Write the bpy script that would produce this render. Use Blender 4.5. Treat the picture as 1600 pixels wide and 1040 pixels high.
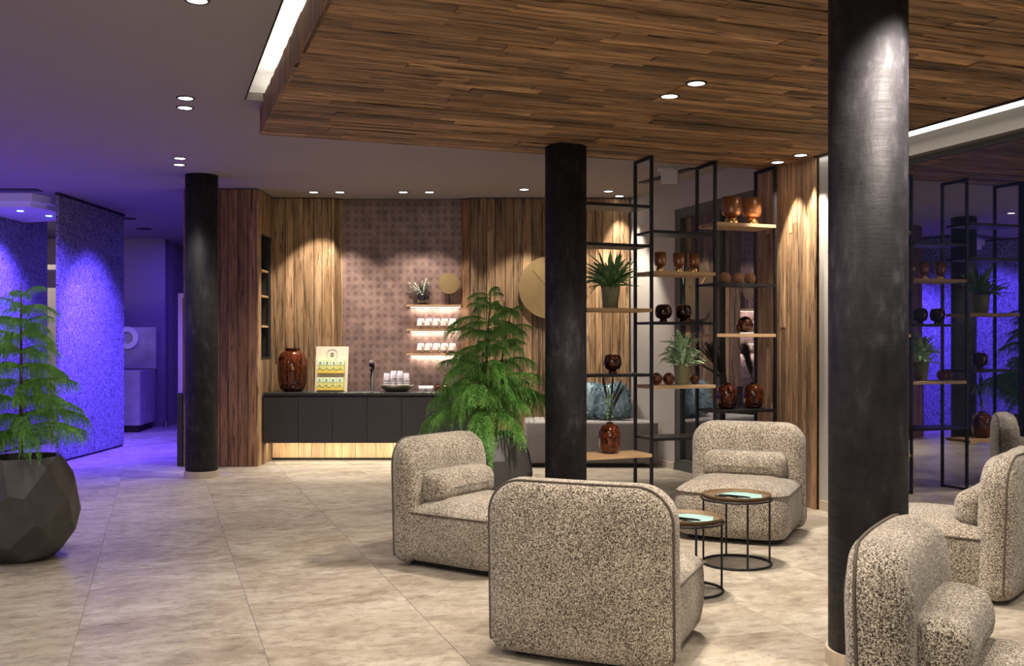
import bpy, bmesh, math, random
import numpy as np
from mathutils import Vector, Matrix
random.seed(7); RNG = np.random.default_rng(11)
PI = math.pi
C = bpy.context.scene.collection
S = bpy.context.scene
for o in list(bpy.data.objects): bpy.data.objects.remove(o)

# ------------------------------------------------------------------ camera
F = 1550.0; HZ = 537.0; EYE = 1.5
cam = bpy.data.objects.new('camera', bpy.data.cameras.new('camera')); C.objects.link(cam)
cam.location = (0, 0, EYE); cam.rotation_euler = (PI/2, 0, 0)
cam.data.sensor_width = 36; cam.data.lens = F/1600*36; cam.data.shift_y = (HZ-520)/1600
cam.data.clip_end = 200
S.camera = cam
# ------------------------------------------------------------------ world / exposure
S.view_settings.view_transform = 'Standard'; S.view_settings.look = 'None'
S.view_settings.gamma = 1; S.view_settings.use_curve_mapping = False
S.view_settings.exposure = 0.85
w = bpy.data.worlds.new('dusk'); S.world = w; w.use_nodes = True
bg = w.node_tree.nodes['Background']
bg.inputs[0].default_value = (0.055, 0.06, 0.13, 1); bg.inputs[1].default_value = 0.12
WARM = (1.0, 0.875, 0.745); WARM2 = (1.0, 0.90, 0.78); VIOLET = (0.115, 0.06, 1.0)

def light(kind, loc, energy, col, target=None, size=0.05, angle=60, blend=0.5, sx=1, sy=1, name='lamp_or_fill_light', spread=None):
    l = bpy.data.lights.new(name, kind); l.energy = energy; l.color = col
    if kind == 'SPOT':
        l.spot_size = math.radians(angle); l.spot_blend = blend; l.shadow_soft_size = size
    elif kind == 'AREA':
        l.shape = 'RECTANGLE'; l.size = sx; l.size_y = sy
        if spread: l.spread = math.radians(spread)
    else: l.shadow_soft_size = size
    o = bpy.data.objects.new(name, l); C.objects.link(o); o.location = loc
    if target is not None:
        d = Vector(target) - Vector(loc); o.rotation_euler = d.to_track_quat('-Z', 'Y').to_euler()
    return o

# rotated building grid: origin = back left corner of the lowered timber ceiling
TH = math.radians(19.9)
UX, UY = math.cos(TH), math.sin(TH)
AX, AY = -2.03, 7.99
def uv(u, v, z=0.0): return Vector((AX + u*UX - v*UY, AY + u*UY + v*UX, z))
SOF = 3.19; CEI = 3.40
UW = 5.10                                   # window wall line
# room ambience: added area lights that fill the room from out of view
light('AREA', (-1.2, 1.2, 3.3), 60, WARM2, (-1.2, 3.2, 0), sx=3.0, sy=1.6)
light('AREA', (-5.6, 5.5, 3.35), 42, (0.80, 0.74, 1.0), (-5.6, 5.5, 0), sx=1.6, sy=2.5)

light('AREA', (0.5, -1.5, 1.7), 40, WARM2, (0.5, 6, 2.3), sx=4.5, sy=2.0)  # broad fill added behind the camera, no fixture there

# ------------------------------------------------------------------ materials
def newmat(name):
    m = bpy.data.materials.new(name); m.use_nodes = True
    nt = m.node_tree; b = nt.nodes['Principled BSDF']
    return m, nt, b
def nd(nt, t, **k):
    n = nt.nodes.new(t)
    for a, v in k.items():
        if a.startswith('i_'):
            key = a[2:]; key = int(key) if key.isdigit() else key.replace('_', ' ')
            n.inputs[key].default_value = v
        else: setattr(n, a, v)
    return n
def ramp(nt, fac, stops, interp='LINEAR'):
    r = nt.nodes.new('ShaderNodeValToRGB'); cr = r.color_ramp; cr.interpolation = interp
    while len(cr.elements) < len(stops): cr.elements.new(0.5)
    for e, (p, c) in zip(cr.elements, stops):
        e.position = p; e.color = (*c, 1) if len(c) == 3 else c
    nt.links.new(fac, r.inputs[0]); return r.outputs[0]
def mixc(nt, fac, a, b, mode='MIX'):
    m = nt.nodes.new('ShaderNodeMix'); m.data_type = 'RGBA'; m.blend_type = mode
    for s, v in ((0, fac), (6, a), (7, b)):
        if hasattr(v, 'links'): nt.links.new(v, m.inputs[s])
        elif s == 0: m.inputs[0].default_value = v
        else: m.inputs[s].default_value = (*v, 1)
    return m.outputs[2]
def math_(nt, op, a, b=None):
    m = nt.nodes.new('ShaderNodeMath'); m.operation = op
    for i, v in enumerate((a, b)):
        if v is None: continue
        if hasattr(v, 'links'): nt.links.new(v, m.inputs[i])
        else: m.inputs[i].default_value = v
    return m.outputs[0]
def coords(nt, scale=(1, 1, 1), rnd=True, kind='Object'):
    tc = nt.nodes.new('ShaderNodeTexCoord'); mp = nt.nodes.new('ShaderNodeMapping')
    mp.inputs['Scale'].default_value = scale
    nt.links.new(tc.outputs[kind], mp.inputs[0])
    if rnd:
        oi = nt.nodes.new('ShaderNodeObjectInfo')
        v = nt.nodes.new('ShaderNodeCombineXYZ')
        r = math_(nt, 'MULTIPLY', oi.outputs['Random'], 57.0)
        for i in range(3): nt.links.new(r, v.inputs[i])
        nt.links.new(v.outputs[0], mp.inputs['Location'])
    return mp.outputs[0]
def noise(nt, vec, scale, detail=4, rough=0.5, dist=0.0):
    n = nd(nt, 'ShaderNodeTexNoise', i_Scale=scale, i_Detail=detail, i_Roughness=rough, i_Distortion=dist)
    nt.links.new(vec, n.inputs['Vector']); return n.outputs[0]
def bump(nt, b, h, strength, dist=0.01):
    n = nd(nt, 'ShaderNodeBump', i_Strength=strength, i_Distance=dist)
    nt.links.new(h, n.inputs['Height']); nt.links.new(n.outputs[0], b.inputs['Normal'])

def plain(name, col, rough=0.5, metal=0.0, var=0.06, scale=8, bmp=0.0, spec=None, coat=0):
    m, nt, b = newmat(name)
    v = coords(nt); f = noise(nt, v, scale, 5)
    c = ramp(nt, f, [(0.25, tuple(x*(1-var) for x in col)), (0.75, tuple(min(1, x*(1+var)) for x in col))])
    nt.links.new(c, b.inputs['Base Color']); b.inputs['Roughness'].default_value = rough
    b.inputs['Metallic'].default_value = metal
    if spec is not None: b.inputs['Specular IOR Level'].default_value = spec
    if coat: b.inputs['Coat Weight'].default_value = coat
    if bmp: bump(nt, b, f, bmp, 0.004)
    return m

def wood(name, dark, mid, lite, crack=0.5, rough=0.62, across=8.0, tone=0.45, bmp=0.5):
    """weathered oak, grain along local X"""
    m, nt, b = newmat(name)
    v = coords(nt, (1.0, across, across)); g = noise(nt, v, 1.4, 9, 0.66, 0.9)
    v2 = coords(nt, (0.55, 5, 5)); g2 = noise(nt, v2, 1.7, 4, 0.5, 1.2)
    c = ramp(nt, g, [(0.31, dark), (0.49, mid), (0.69, lite)])
    c2 = ramp(nt, g2, [(0.32, dark), (0.55, mid), (0.75, lite)])
    c = mixc(nt, 0.6, c, c2)
    oi = nt.nodes.new('ShaderNodeObjectInfo')
    t = ramp(nt, oi.outputs['Random'], [(0.0, (1-tone,)*3), (0.35, (1-tone*0.25, 1-tone*0.35, 1-tone*0.45)), (0.7, (1.05, 1.0, 0.93)), (1.0, (1+tone*0.8, 1+tone*0.62, 1+tone*0.45))])
    c = mixc(nt, 1.0, c, t, 'MULTIPLY')
    v3 = coords(nt, (1.5, 34, 34)); k = noise(nt, v3, 1.0, 5, 0.55, 1.6)
    kf = ramp(nt, k, [(0.38, (1, 1, 1)), (0.44, (0, 0, 0))])
    c = mixc(nt, math_(nt, 'MULTIPLY', kf, crack), c, tuple(x*0.16 for x in dark))
    # knots
    v4 = coords(nt, (2.2, 7, 7)); vo = nd(nt, 'ShaderNodeTexVoronoi', i_Scale=0.9); nt.links.new(v4, vo.inputs['Vector'])
    kn = ramp(nt, vo.outputs[0], [(0.05, (1, 1, 1)), (0.13, (0, 0, 0))])
    c = mixc(nt, math_(nt, 'MULTIPLY', kn, 0.6), c, tuple(x*0.3 for x in dark))
    nt.links.new(c, b.inputs['Base Color']); b.inputs['Roughness'].default_value = rough
    b.inputs['Specular IOR Level'].default_value = 0.3
    h = math_(nt, 'SUBTRACT', g, math_(nt, 'MULTIPLY', kf, 0.6))
    bump(nt, b, h, bmp, 0.012)
    return m

M = {}
M['oak_ceiling'] = wood('oak_ceiling', (0.085, 0.046, 0.022), (0.30, 0.175, 0.082), (0.60, 0.40, 0.21), crack=0.9, tone=0.48, bmp=0.8)
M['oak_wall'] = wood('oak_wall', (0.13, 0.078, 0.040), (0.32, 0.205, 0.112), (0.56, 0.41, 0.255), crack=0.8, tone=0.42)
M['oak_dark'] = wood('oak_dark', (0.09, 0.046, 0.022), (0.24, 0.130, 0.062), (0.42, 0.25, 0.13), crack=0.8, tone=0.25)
M['oak_light'] = wood('oak_light', (0.36, 0.22, 0.11), (0.52, 0.35, 0.19), (0.66, 0.48, 0.29), crack=0.2, tone=0.18, across=9)
M['oak_shelf'] = wood('oak_shelf', (0.30, 0.19, 0.10), (0.45, 0.30, 0.17), (0.58, 0.41, 0.25), crack=0.12, tone=0.08, bmp=0.15)
M['plaster'] = plain('plaster', (0.42, 0.395, 0.36), 0.85, var=0.03, scale=3)
M['taupe'] = plain('taupe_paint', (0.13, 0.115, 0.095), 0.8, var=0.03)
M['ceiling'] = plain('ceiling_paint', (0.285, 0.252, 0.228), 0.75, var=0.02, scale=2)
M['white'] = plain('white_paint', (0.8, 0.79, 0.76), 0.6, var=0.02)
M['cream'] = plain('cream_panel', (0.75, 0.70, 0.60), 0.6, var=0.02)
M['black_metal'] = plain('black_metal', (0.018, 0.018, 0.02), 0.42, 0.6, var=0.2)
M['black_matt'] = plain('black_matt', (0.02, 0.019, 0.019), 0.6, var=0.1)
M['cabinet'] = plain('cabinet_lacquer', (0.030, 0.027, 0.029), 0.42, var=0.05, spec=0.4)
M['worktop'] = plain('worktop', (0.035, 0.034, 0.035), 0.22, var=0.2, scale=30)
M['frame_green'] = plain('window_frame_paint', (0.075, 0.082, 0.07), 0.5, var=0.04)
M['stone_base'] = plain('stone_trim', (0.50, 0.42, 0.32), 0.6, var=0.12, scale=12)
M['chrome'] = plain('chrome', (0.75, 0.74, 0.72), 0.15, 1.0, var=0.03)
M['brass'] = plain('brushed_brass', (0.34, 0.24, 0.115), 0.42, 0.75, var=0.14, scale=5)
M['gold'] = plain('gold_foot', (0.80, 0.55, 0.22), 0.25, 1.0, var=0.1)
M['copper_glass'] = plain('copper_glass', (0.30, 0.125, 0.045), 0.32, 0.35, var=0.25, scale=12, coat=0.5)
M['tray'] = plain('bronze_tray', (0.10, 0.060, 0.024), 0.6, 0.35, var=0.25, scale=8)
M['tray_in'] = plain('tray_inside', (0.12, 0.085, 0.05), 0.45, 0.1, var=0.2, scale=10)
M['teal'] = plain('teal_print', (0.21, 0.37, 0.345), 0.6, var=0.22, scale=14)
M['soil'] = plain('soil', (0.03, 0.02, 0.014), 0.95, var=0.5, scale=60, bmp=1)
M['bark'] = plain('bark', (0.11, 0.055, 0.03), 0.9, var=0.5, scale=60, bmp=0.8)
M['pot_olive'] = plain('olive_pot', (0.22, 0.215, 0.11), 0.55, var=0.15, scale=14)
M['mug'] = plain('mug_white', (0.78, 0.72, 0.70), 0.3, var=0.03)
M['mug_handle'] = plain('mug_handle_tan', (0.55, 0.38, 0.26), 0.35, var=0.1)
M['dish'] = plain('dish_green', (0.10, 0.10, 0.062), 0.35, var=0.15)
M['board'] = plain('display_board', (0.72, 0.65, 0.52), 0.6, var=0.03)
M['yellow'] = plain('tea_yellow', (0.66, 0.68, 0.22), 0.5, var=0.08, scale=40)
M['ink'] = plain('ink_brown', (0.12, 0.08, 0.05), 0.7)
M['olive_ink'] = plain('ink_olive', (0.30, 0.24, 0.03), 0.7)
M['pale_green'] = plain('pale_green', (0.72, 0.80, 0.50), 0.6)
M['blue_dot'] = plain('ink_blue', (0.10, 0.30, 0.40), 0.6)
M['ochre'] = plain('ink_ochre', (0.72, 0.50, 0.06), 0.6)
M['leaf_ink'] = plain('leaf_ink', (0.006, 0.006, 0.007), 0.95, spec=0.1)
M['twig'] = plain('dark_twig', (0.022, 0.018, 0.016), 0.8, var=0.3)
M['tan_ball'] = plain('seed_ball', (0.36, 0.20, 0.10), 0.8, var=0.3, scale=90, bmp=1)
M['silverleaf'] = plain('silver_leaf', (0.45, 0.52, 0.45), 0.6, var=0.2)
M['marble'] = plain('marble', (0.40, 0.36, 0.36), 0.35, var=0.28, scale=3)
M['sofa'] = plain('grey_tweed', (0.20, 0.19, 0.185), 0.95, var=0.35, scale=160, bmp=0.4)
M['sofa_dark'] = plain('charcoal_tweed', (0.055, 0.052, 0.055), 0.95, var=0.3, scale=160)
M['fur'] = plain('blue_fur', (0.27, 0.38, 0.43), 0.95, var=0.3, scale=25)
M['skirt'] = M['stone_base']
M['dusky'] = plain('violet_wall_paint', (0.17, 0.13, 0.20), 0.8, var=0.03, scale=2)

def m_black_plaster():
    m, nt, b = newmat('column_plaster')
    v = coords(nt, (1, 1, 1)); a = noise(nt, v, 3.0, 8, 0.65, 0.5)
    v2 = coords(nt, (9, 9, 4)); s = noise(nt, v2, 2.0, 6, 0.6)
    v3 = coords(nt, (3, 3, 40)); t = noise(nt, v3, 2.0, 5, 0.6)
    f = math_(nt, 'MULTIPLY', a, s)
    c = ramp(nt, f, [(0.12, (0.008, 0.0075, 0.010)), (0.30, (0.022, 0.021, 0.027)), (0.44, (0.060, 0.060, 0.072))])
    nt.links.new(c, b.inputs['Base Color'])
    r = ramp(nt, t, [(0.3, (0.52,)*3), (0.7, (0.70,)*3)]); nt.links.new(r, b.inputs['Roughness']); b.inputs['Specular IOR Level'].default_value = 0.26
    bump(nt, b, math_(nt, 'ADD', s, math_(nt, 'ADD', math_(nt, 'MULTIPLY', a, 1.5), math_(nt, 'MULTIPLY', t, 0.35))), 0.5, 0.006)
    return m
M['column'] = m_black_plaster()

def m_boucle():
    m, nt, b = newmat('boucle_fabric')
    v = coords(nt, (1, 1, 1))
    nz = nd(nt, 'ShaderNodeTexNoise', i_Scale=165.0, i_Detail=2.0, i_Roughness=0.55, i_Distortion=1.2); nt.links.new(v, nz.inputs['Vector'])
    vo = nd(nt, 'ShaderNodeTexVoronoi', i_Scale=120.0); nt.links.new(v, vo.inputs['Vector'])
    big = noise(nt, v, 5, 3)
    f = math_(nt, 'ADD', nz.outputs[0], math_(nt, 'MULTIPLY', math_(nt, 'SUBTRACT', big, 0.5), 0.10))
    c = ramp(nt, f, [(0.42, (0.035, 0.025, 0.019)), (0.49, (0.17, 0.135, 0.10)), (0.56, (0.50, 0.44, 0.35)), (0.70, (0.70, 0.64, 0.54))])
    nt.links.new(c, b.inputs['Base Color']); b.inputs['Roughness'].default_value = 0.95
    b.inputs['Specular IOR Level'].default_value = 0.15
    b.inputs['Sheen Weight'].default_value = 0.25
    h = math_(nt, 'SUBTRACT', nz.outputs[0], math_(nt, 'MULTIPLY', vo.outputs[0], 0.35))
    bump(nt, b, h, 0.75, 0.006)
    return m
M['boucle'] = m_boucle()
M['welt'] = plain('welt_cord', (0.085, 0.065, 0.05), 0.9, var=0.6, scale=180, bmp=0.6)

def m_floor():
    m, nt, b = newmat('travertine_tile')
    tc = nt.nodes.new('ShaderNodeTexCoord'); geo = nt.nodes.new('ShaderNodeNewGeometry')
    mp = nd(nt, 'ShaderNodeMapping'); mp.inputs['Rotation'].default_value = (0, 0, 0.15); mp.inputs['Scale'].default_value = (1, 1.7, 1)
    oi = nt.nodes.new('ShaderNodeObjectInfo'); cv = nt.nodes.new('ShaderNodeCombineXYZ')
    r = math_(nt, 'MULTIPLY', oi.outputs['Random'], 31.0); nt.links.new(r, cv.inputs[0]); nt.links.new(r, cv.inputs[1])
    nt.links.new(tc.outputs['Object'], mp.inputs[0]); nt.links.new(cv.outputs[0], mp.inputs['Location'])
    v = mp.outputs[0]
    a = noise(nt, v, 1.5, 9, 0.62, 0.9); a2 = noise(nt, v, 7.0, 9, 0.72, 0.4)
    c = ramp(nt, a, [(0.28, (0.215, 0.180, 0.138)), (0.45, (0.325, 0.285, 0.225)), (0.58, (0.385, 0.350, 0.285)), (0.75, (0.49, 0.455, 0.385))])
    c2 = ramp(nt, a2, [(0.36, (0.48, 0.44, 0.40)), (0.47, (0.90, 0.87, 0.84)), (0.62, (1.18, 1.18, 1.16))])
    c = mixc(nt, 0.75, c, c2, 'MULTIPLY')
    vein = noise(nt, v, 2.6, 10, 0.75, 2.2)
    vf = ramp(nt, vein, [(0.475, (0, 0, 0)), (0.495, (1, 1, 1)), (0.515, (0, 0, 0))])
    c = mixc(nt, math_(nt, 'MULTIPLY', vf, 0.5), c, (0.13, 0.095, 0.07))
    nt.links.new(c, b.inputs['Base Color'])
    rr = ramp(nt, a2, [(0.3, (0.50,)*3), (0.7, (0.36,)*3)]); nt.links.new(rr, b.inputs['Roughness'])
    b.inputs['Specular IOR Level'].default_value = 0.4
    bump(nt, b, a2, 0.10, 0.004)
    return m
M['tile'] = m_floor()
M['grout'] = plain('grout', (0.20, 0.17, 0.14), 0.9)

def m_paper():
    m, nt, b = newmat('woven_wallpaper')
    v = coords(nt, (1, 1, 1), rnd=False)
    wb = noise(nt, v, 9.0, 3)
    sep = nt.nodes.new('ShaderNodeSeparateXYZ')
    mixv = nd(nt, 'ShaderNodeVectorMath', operation='ADD'); nt.links.new(v, mixv.inputs[0])
    sc = nd(nt, 'ShaderNodeVectorMath', operation='SCALE'); sc.inputs['Scale'].default_value = 0.045
    nc = nd(nt, 'ShaderNodeTexNoise', i_Scale=14.0); nt.links.new(v, nc.inputs['Vector']); nt.links.new(nc.outputs[1], sc.inputs[0]); nt.links.new(sc.outputs[0], mixv.inputs[1])
    nt.links.new(mixv.outputs[0], sep.inputs[0])
    def wave(o): return math_(nt, 'SINE', math_(nt, 'MULTIPLY', o, 2*PI/0.098))
    vc = nd(nt, 'ShaderNodeTexVoronoi', i_Scale=10.5, i_Randomness=0.4, distance='CHEBYCHEV'); nt.links.new(mixv.outputs[0], vc.inputs['Vector'])
    bwn = nt.nodes.new('ShaderNodeRGBToBW'); nt.links.new(vc.outputs['Color'], bwn.inputs[0])
    p = math_(nt, 'MULTIPLY', math_(nt, 'ADD', math_(nt, 'MULTIPLY', wave(sep.outputs[0]), 0.5), 0.5), math_(nt, 'ADD', math_(nt, 'MULTIPLY', wave(sep.outputs[2]), 0.5), 0.5))
    th = noise(nt, coords(nt, (1, 1, 10), rnd=False), 30, 4, 0.7); tv = noise(nt, coords(nt, (10, 1, 1), rnd=False), 24, 4, 0.7)
    big = noise(nt, v, 6, 4, 0.6)
    f = math_(nt, 'ADD', math_(nt, 'ADD', math_(nt, 'MULTIPLY', p, 0.21), math_(nt, 'MULTIPLY', bwn.outputs[0], 0.16)), math_(nt, 'MULTIPLY', math_(nt, 'ADD', th, tv), 0.42))
    f = math_(nt, 'ADD', f, math_(nt, 'MULTIPLY', math_(nt, 'SUBTRACT', big, 0.5), 0.65))
    c = ramp(nt, f, [(0.28, (0.31, 0.205, 0.175)), (0.50, (0.215, 0.140, 0.122)), (0.78, (0.10, 0.062, 0.056))])
    nt.links.new(c, b.inputs['Base Color']); b.inputs['Roughness'].default_value = 0.45
    b.inputs['Metallic'].default_value = 0.15
    bump(nt, b, th, 0.15, 0.003)
    return m
M['paper'] = m_paper()

def m_rough_stone():
    m, nt, b = newmat('combed_render')
    v = coords(nt, (1, 1, 0.55), rnd=False)
    a = noise(nt, v, 40, 4, 0.6, 2.2); a2 = noise(nt, v, 90, 3, 0.6, 1.0)
    c = ramp(nt, a, [(0.42, (0.05, 0.05, 0.07)), (0.53, (0.45, 0.45, 0.50)), (0.7, (0.62, 0.62, 0.66))])
    nt.links.new(c, b.inputs['Base Color']); b.inputs['Roughness'].default_value = 0.8
    bump(nt, b, math_(nt, 'ADD', a, math_(nt, 'MULTIPLY', a2, 0.3)), 1.0, 0.035)
    return m
M['combed'] = m_rough_stone()

def m_concrete():
    m, nt, b = newmat('pot_concrete')
    v = coords(nt); a = noise(nt, v, 4, 8, 0.65, 0.4); g = noise(nt, v, 50, 3)
    c = ramp(nt, a, [(0.3, (0.040, 0.036, 0.035)), (0.6, (0.070, 0.065, 0.063)), (0.8, (0.14, 0.13, 0.125))])
    nt.links.new(c, b.inputs['Base Color']); b.inputs['Roughness'].default_value = 0.55
    bump(nt, b, g, 0.15, 0.003); return m
M['concrete'] = m_concrete()

def m_amber(name, tint=(0.75, 0.22, 0.05), dark=0.5):
    """tortoiseshell glass: clear amber with dark brown flecks in the body"""
    m, nt, b = newmat(name)
    v = coords(nt, (1, 1, 0.55)); a = noise(nt, v, 26, 4, 0.6, 1.6)
    c = ramp(nt, a, [(dark-0.10, (0.018, 0.006, 0.004)), (dark, (0.16, 0.035, 0.012)), (dark+0.14, tint)])
    nt.links.new(c, b.inputs['Base Color'])
    b.inputs['Transmission Weight'].default_value = 0.62; b.inputs['Roughness'].default_value = 0.05
    b.inputs['IOR'].default_value = 1.35; b.inputs['Coat Weight'].default_value = 0.6
    return m
M['amber'] = m_amber('amber_glass', (0.36, 0.085, 0.02), dark=0.50); M['amber_dark'] = m_amber('amber_glass_dark', (0.30, 0.07, 0.02), 0.56)

def m_glass(name, col=(0.95, 0.97, 0.96), rough=0.0, ior=1.5, mixg=0.0):
    m, nt, b = newmat(name)
    b.inputs['Base Color'].default_value = (*col, 1); b.inputs['Transmission Weight'].default_value = 1
    b.inputs['Roughness'].default_value = rough; b.inputs['IOR'].default_value = ior
    return m
def m_pane():
    m, nt, b = newmat('night_glazing')
    b.inputs['Base Color'].default_value = (0.55, 0.58, 0.62, 1); b.inputs['Transmission Weight'].default_value = 1
    b.inputs['Roughness'].default_value = 0; b.inputs['IOR'].default_value = 1.5
    g = nd(nt, 'ShaderNodeBsdfGlossy', i_Roughness=0.0); g.inputs[0].default_value = (0.9, 0.9, 0.93, 1)
    mx = nd(nt, 'ShaderNodeMixShader'); mx.inputs[0].default_value = 0.29
    nt.links.new(b.outputs[0], mx.inputs[1]); nt.links.new(g.outputs[0], mx.inputs[2])
    nt.links.new(mx.outputs[0], nt.nodes['Material Output'].inputs[0]); return m
M['pane'] = m_pane()
M['tumbler'] = m_glass('tumbler_glass', (0.93, 0.86, 0.95), 0.15, 1.25); M['tumbler'].node_tree.nodes['Principled BSDF'].inputs['Transmission Weight'].default_value = 0.7

def m_leaf(name, a, c2, scale=30, trans=0.15):
    m, nt, b = newmat(name)
    v = coords(nt); f = noise(nt, v, scale, 3)
    c = ramp(nt, f, [(0.3, a), (0.7, c2)])
    nt.links.new(c, b.inputs['Base Color']); b.inputs['Roughness'].default_value = 0.5
    b.inputs['Specular IOR Level'].default_value = 0.35
    b.inputs['Subsurface Weight'].default_value = 0.0
    return m
M['pine'] = m_leaf('pine_needles', (0.08, 0.25, 0.045), (0.27, 0.55, 0.12), 9)
M['fern'] = m_leaf('broad_leaf', (0.08, 0.18, 0.06), (0.20, 0.36, 0.14), 12)
M['fern_lite'] = m_leaf('mottled_leaf', (0.18, 0.45, 0.10), (0.80, 0.90, 0.74), 26)

def m_emit(name, col, st):
    m, nt, b = newmat(name)
    b.inputs['Base Color'].default_value = (*col, 1)
    b.inputs['Emission Color'].default_value = (*col, 1); b.inputs['Emission Strength'].default_value = st
    return m
M['lamp'] = m_emit('lamp_lens', (1, 0.95, 0.88), 6); M['strip'] = m_emit('light_strip', (1, 0.97, 0.93), 1.0)
M['led'] = m_emit('led_tape', (1, 0.92, 0.80), 3); M['blue_led'] = m_emit('blue_led', (0.15, 0.35, 1), 8)

# ------------------------------------------------------------------ geometry helpers
def link(name, me, mat=None, parent=None, smooth=False):
    o = bpy.data.objects.new(name, me); C.objects.link(o)
    if mat is not None and len(me.materials) == 0: me.materials.append(M[mat] if isinstance(mat, str) else mat)
    if parent is not None: o.parent = parent
    if smooth:
        for p in me.polygons: p.use_smooth = True
    return o
def bobj(name, bm, mat, parent=None, smooth=False, recalc=True):
    if recalc: bmesh.ops.recalc_face_normals(bm, faces=bm.faces)
    me = bpy.data.meshes.new(name); bm.to_mesh(me); bm.free()
    return link(name, me, mat, parent, smooth)
def tag(o, label, cat, group=None, kind=None):
    o['label'] = label; o['category'] = cat
    if group: o['group'] = group
    if kind: o['kind'] = kind
    return o
def empty(name, loc=(0, 0, 0), rz=0.0, label=None, cat=None, group=None, kind=None):
    o = bpy.data.objects.new(name, None); C.objects.link(o); o.empty_display_size = 0.1
    o.location = loc; o.rotation_euler = (0, 0, rz)
    if label: o['label'] = label
    if cat: o['category'] = cat
    if group: o['group'] = group
    if kind: o['kind'] = kind
    return o
def struct(o): o['kind'] = 'structure'; return o
def copy_tree(o, parent=None):
    c = o.copy(); C.objects.link(c)
    if parent is not None: c.parent = parent
    for ch in list(o.children): copy_tree(ch, c)
    return c
def prism(bm, pts, z0, z1):
    """vertical prism on a plan polygon"""
    a = [bm.verts.new((p[0], p[1], z0)) for p in pts]; b = [bm.verts.new((p[0], p[1], z1)) for p in pts]
    n = len(pts); bm.faces.new(a[::-1]); bm.faces.new(b)
    for i in range(n): bm.faces.new((a[i], a[(i+1) % n], b[(i+1) % n], b[i]))
def box(bm, x0, x1, y0, y1, z0, z1, mtx=None):
    n0 = len(bm.verts)
    vs = [bm.verts.new((x, y, z)) for x in (x0, x1) for y in (y0, y1) for z in (z0, z1)]
    for f in ((0, 1, 3, 2), (4, 6, 7, 5), (0, 4, 5, 1), (2, 3, 7, 6), (0, 2, 6, 4), (1, 5, 7, 3)): bm.faces.new([vs[i] for i in f])
    if mtx is not None:
        for v in vs: v.co = mtx @ v.co
    return vs
def bevel_box(x0, x1, y0, y1, z0, z1, r, seg=2):
    bm = bmesh.new(); box(bm, x0, x1, y0, y1, z0, z1)
    bmesh.ops.bevel(bm, geom=list(bm.edges), offset=r, segments=seg, affect='EDGES', profile=0.5)
    return bm
def tube(bm, pts, rad, seg=8, closed=False, cap=True):
    pts = [Vector(p) for p in pts]; n = len(pts); rings = []
    rads = rad if hasattr(rad, '__len__') else [rad]*n
    prev = None
    for i, p in enumerate(pts):
        if closed: t = pts[(i+1) % n] - pts[i-1]
        else: t = pts[min(i+1, n-1)] - pts[max(i-1, 0)]
        t.normalize()
        if prev is None:
            a = Vector((0, 0, 1)) if abs(t.z) < 0.9 else Vector((1, 0, 0)); nrm = t.cross(a).normalized()
        else: nrm = (prev - t*prev.dot(t)).normalized()
        prev = nrm; bi = t.cross(nrm)
        rings.append([bm.verts.new(p + (nrm*math.cos(2*PI*k/seg) + bi*math.sin(2*PI*k/seg))*rads[i]) for k in range(seg)])
    m = n if closed else n-1
    for i in range(m):
        a, b = rings[i], rings[(i+1) % n]
        for k in range(seg): bm.faces.new((a[k], a[(k+1) % seg], b[(k+1) % seg], b[k]))
    if cap and not closed: bm.faces.new(rings[0][::-1]); bm.faces.new(rings[-1])
def lathe(prof, seg=32, close_bottom=True, close_top=False):
    bm = bmesh.new(); rings = []
    for r, z in prof:
        if r < 1e-5: rings.append([bm.verts.new((0, 0, z))])
        else: rings.append([bm.verts.new((r*math.cos(2*PI*k/seg), r*math.sin(2*PI*k/seg), z)) for k in range(seg)])
    for a, b in zip(rings, rings[1:]):
        for k in range(seg):
            if len(a) == 1 and len(b) == 1: continue
            if len(a) == 1: bm.faces.new((a[0], b[k], b[(k+1) % seg]))
            elif len(b) == 1: bm.faces.new((a[k], a[(k+1) % seg], b[0]))
            else: bm.faces.new((a[k], a[(k+1) % seg], b[(k+1) % seg], b[k]))
    return bm
def P(px, Y, z): return Vector(((px-800)*Y/F, Y, z))

# planks: mesh local X = length, Y = width, Z = thickness (front face at +Z)
_pl = {}
def plank_mesh(L, W, T, key=None):
    k = (round(L, 3), round(W, 3), round(T, 3), key)
    if k in _pl: return _pl[k]
    bm = bmesh.new(); n = 4; c = 0.003; rings = []
    for i in range(n+1):
        x = L*i/n; j1 = random.uniform(0, 0.003); j2 = random.uniform(0, 0.003)
        if i in (0, n): j1 = j2 = 0.0015
        pr = [(0, 0), (W, 0), (W-j1, T-c), (W-c-j1, T), (c+j2, T), (j2, T-c)]
        rings.append([bm.verts.new((x, y, z)) for y, z in pr])
    for a, b in zip(rings, rings[1:]):
        for q in range(1, 6): bm.faces.new((a[q], a[(q+1) % 6], b[(q+1) % 6], b[q]))
    bm.faces.new(rings[0]); bm.faces.new(rings[-1][::-1])
    bmesh.ops.recalc_face_normals(bm, faces=bm.faces)
    me = bpy.data.meshes.new('plank'); bm.to_mesh(me); bm.free(); _pl[k] = me; return me
def plank(parent, org, dl, dw, dn, L, W, T, mat, name='plank', key=None):
    me = plank_mesh(L, W, T, (mat, key)); o = link(name, me, mat, parent)
    dl, dw, dn = Vector(dl).normalized(), Vector(dw).normalized(), Vector(dn).normalized()
    m = Matrix((dl, dw, dn)).transposed().to_4x4(); m.translation = Vector(org)
    o.matrix_local = m; return o
UP = Vector((0, 0, 1))
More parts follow.
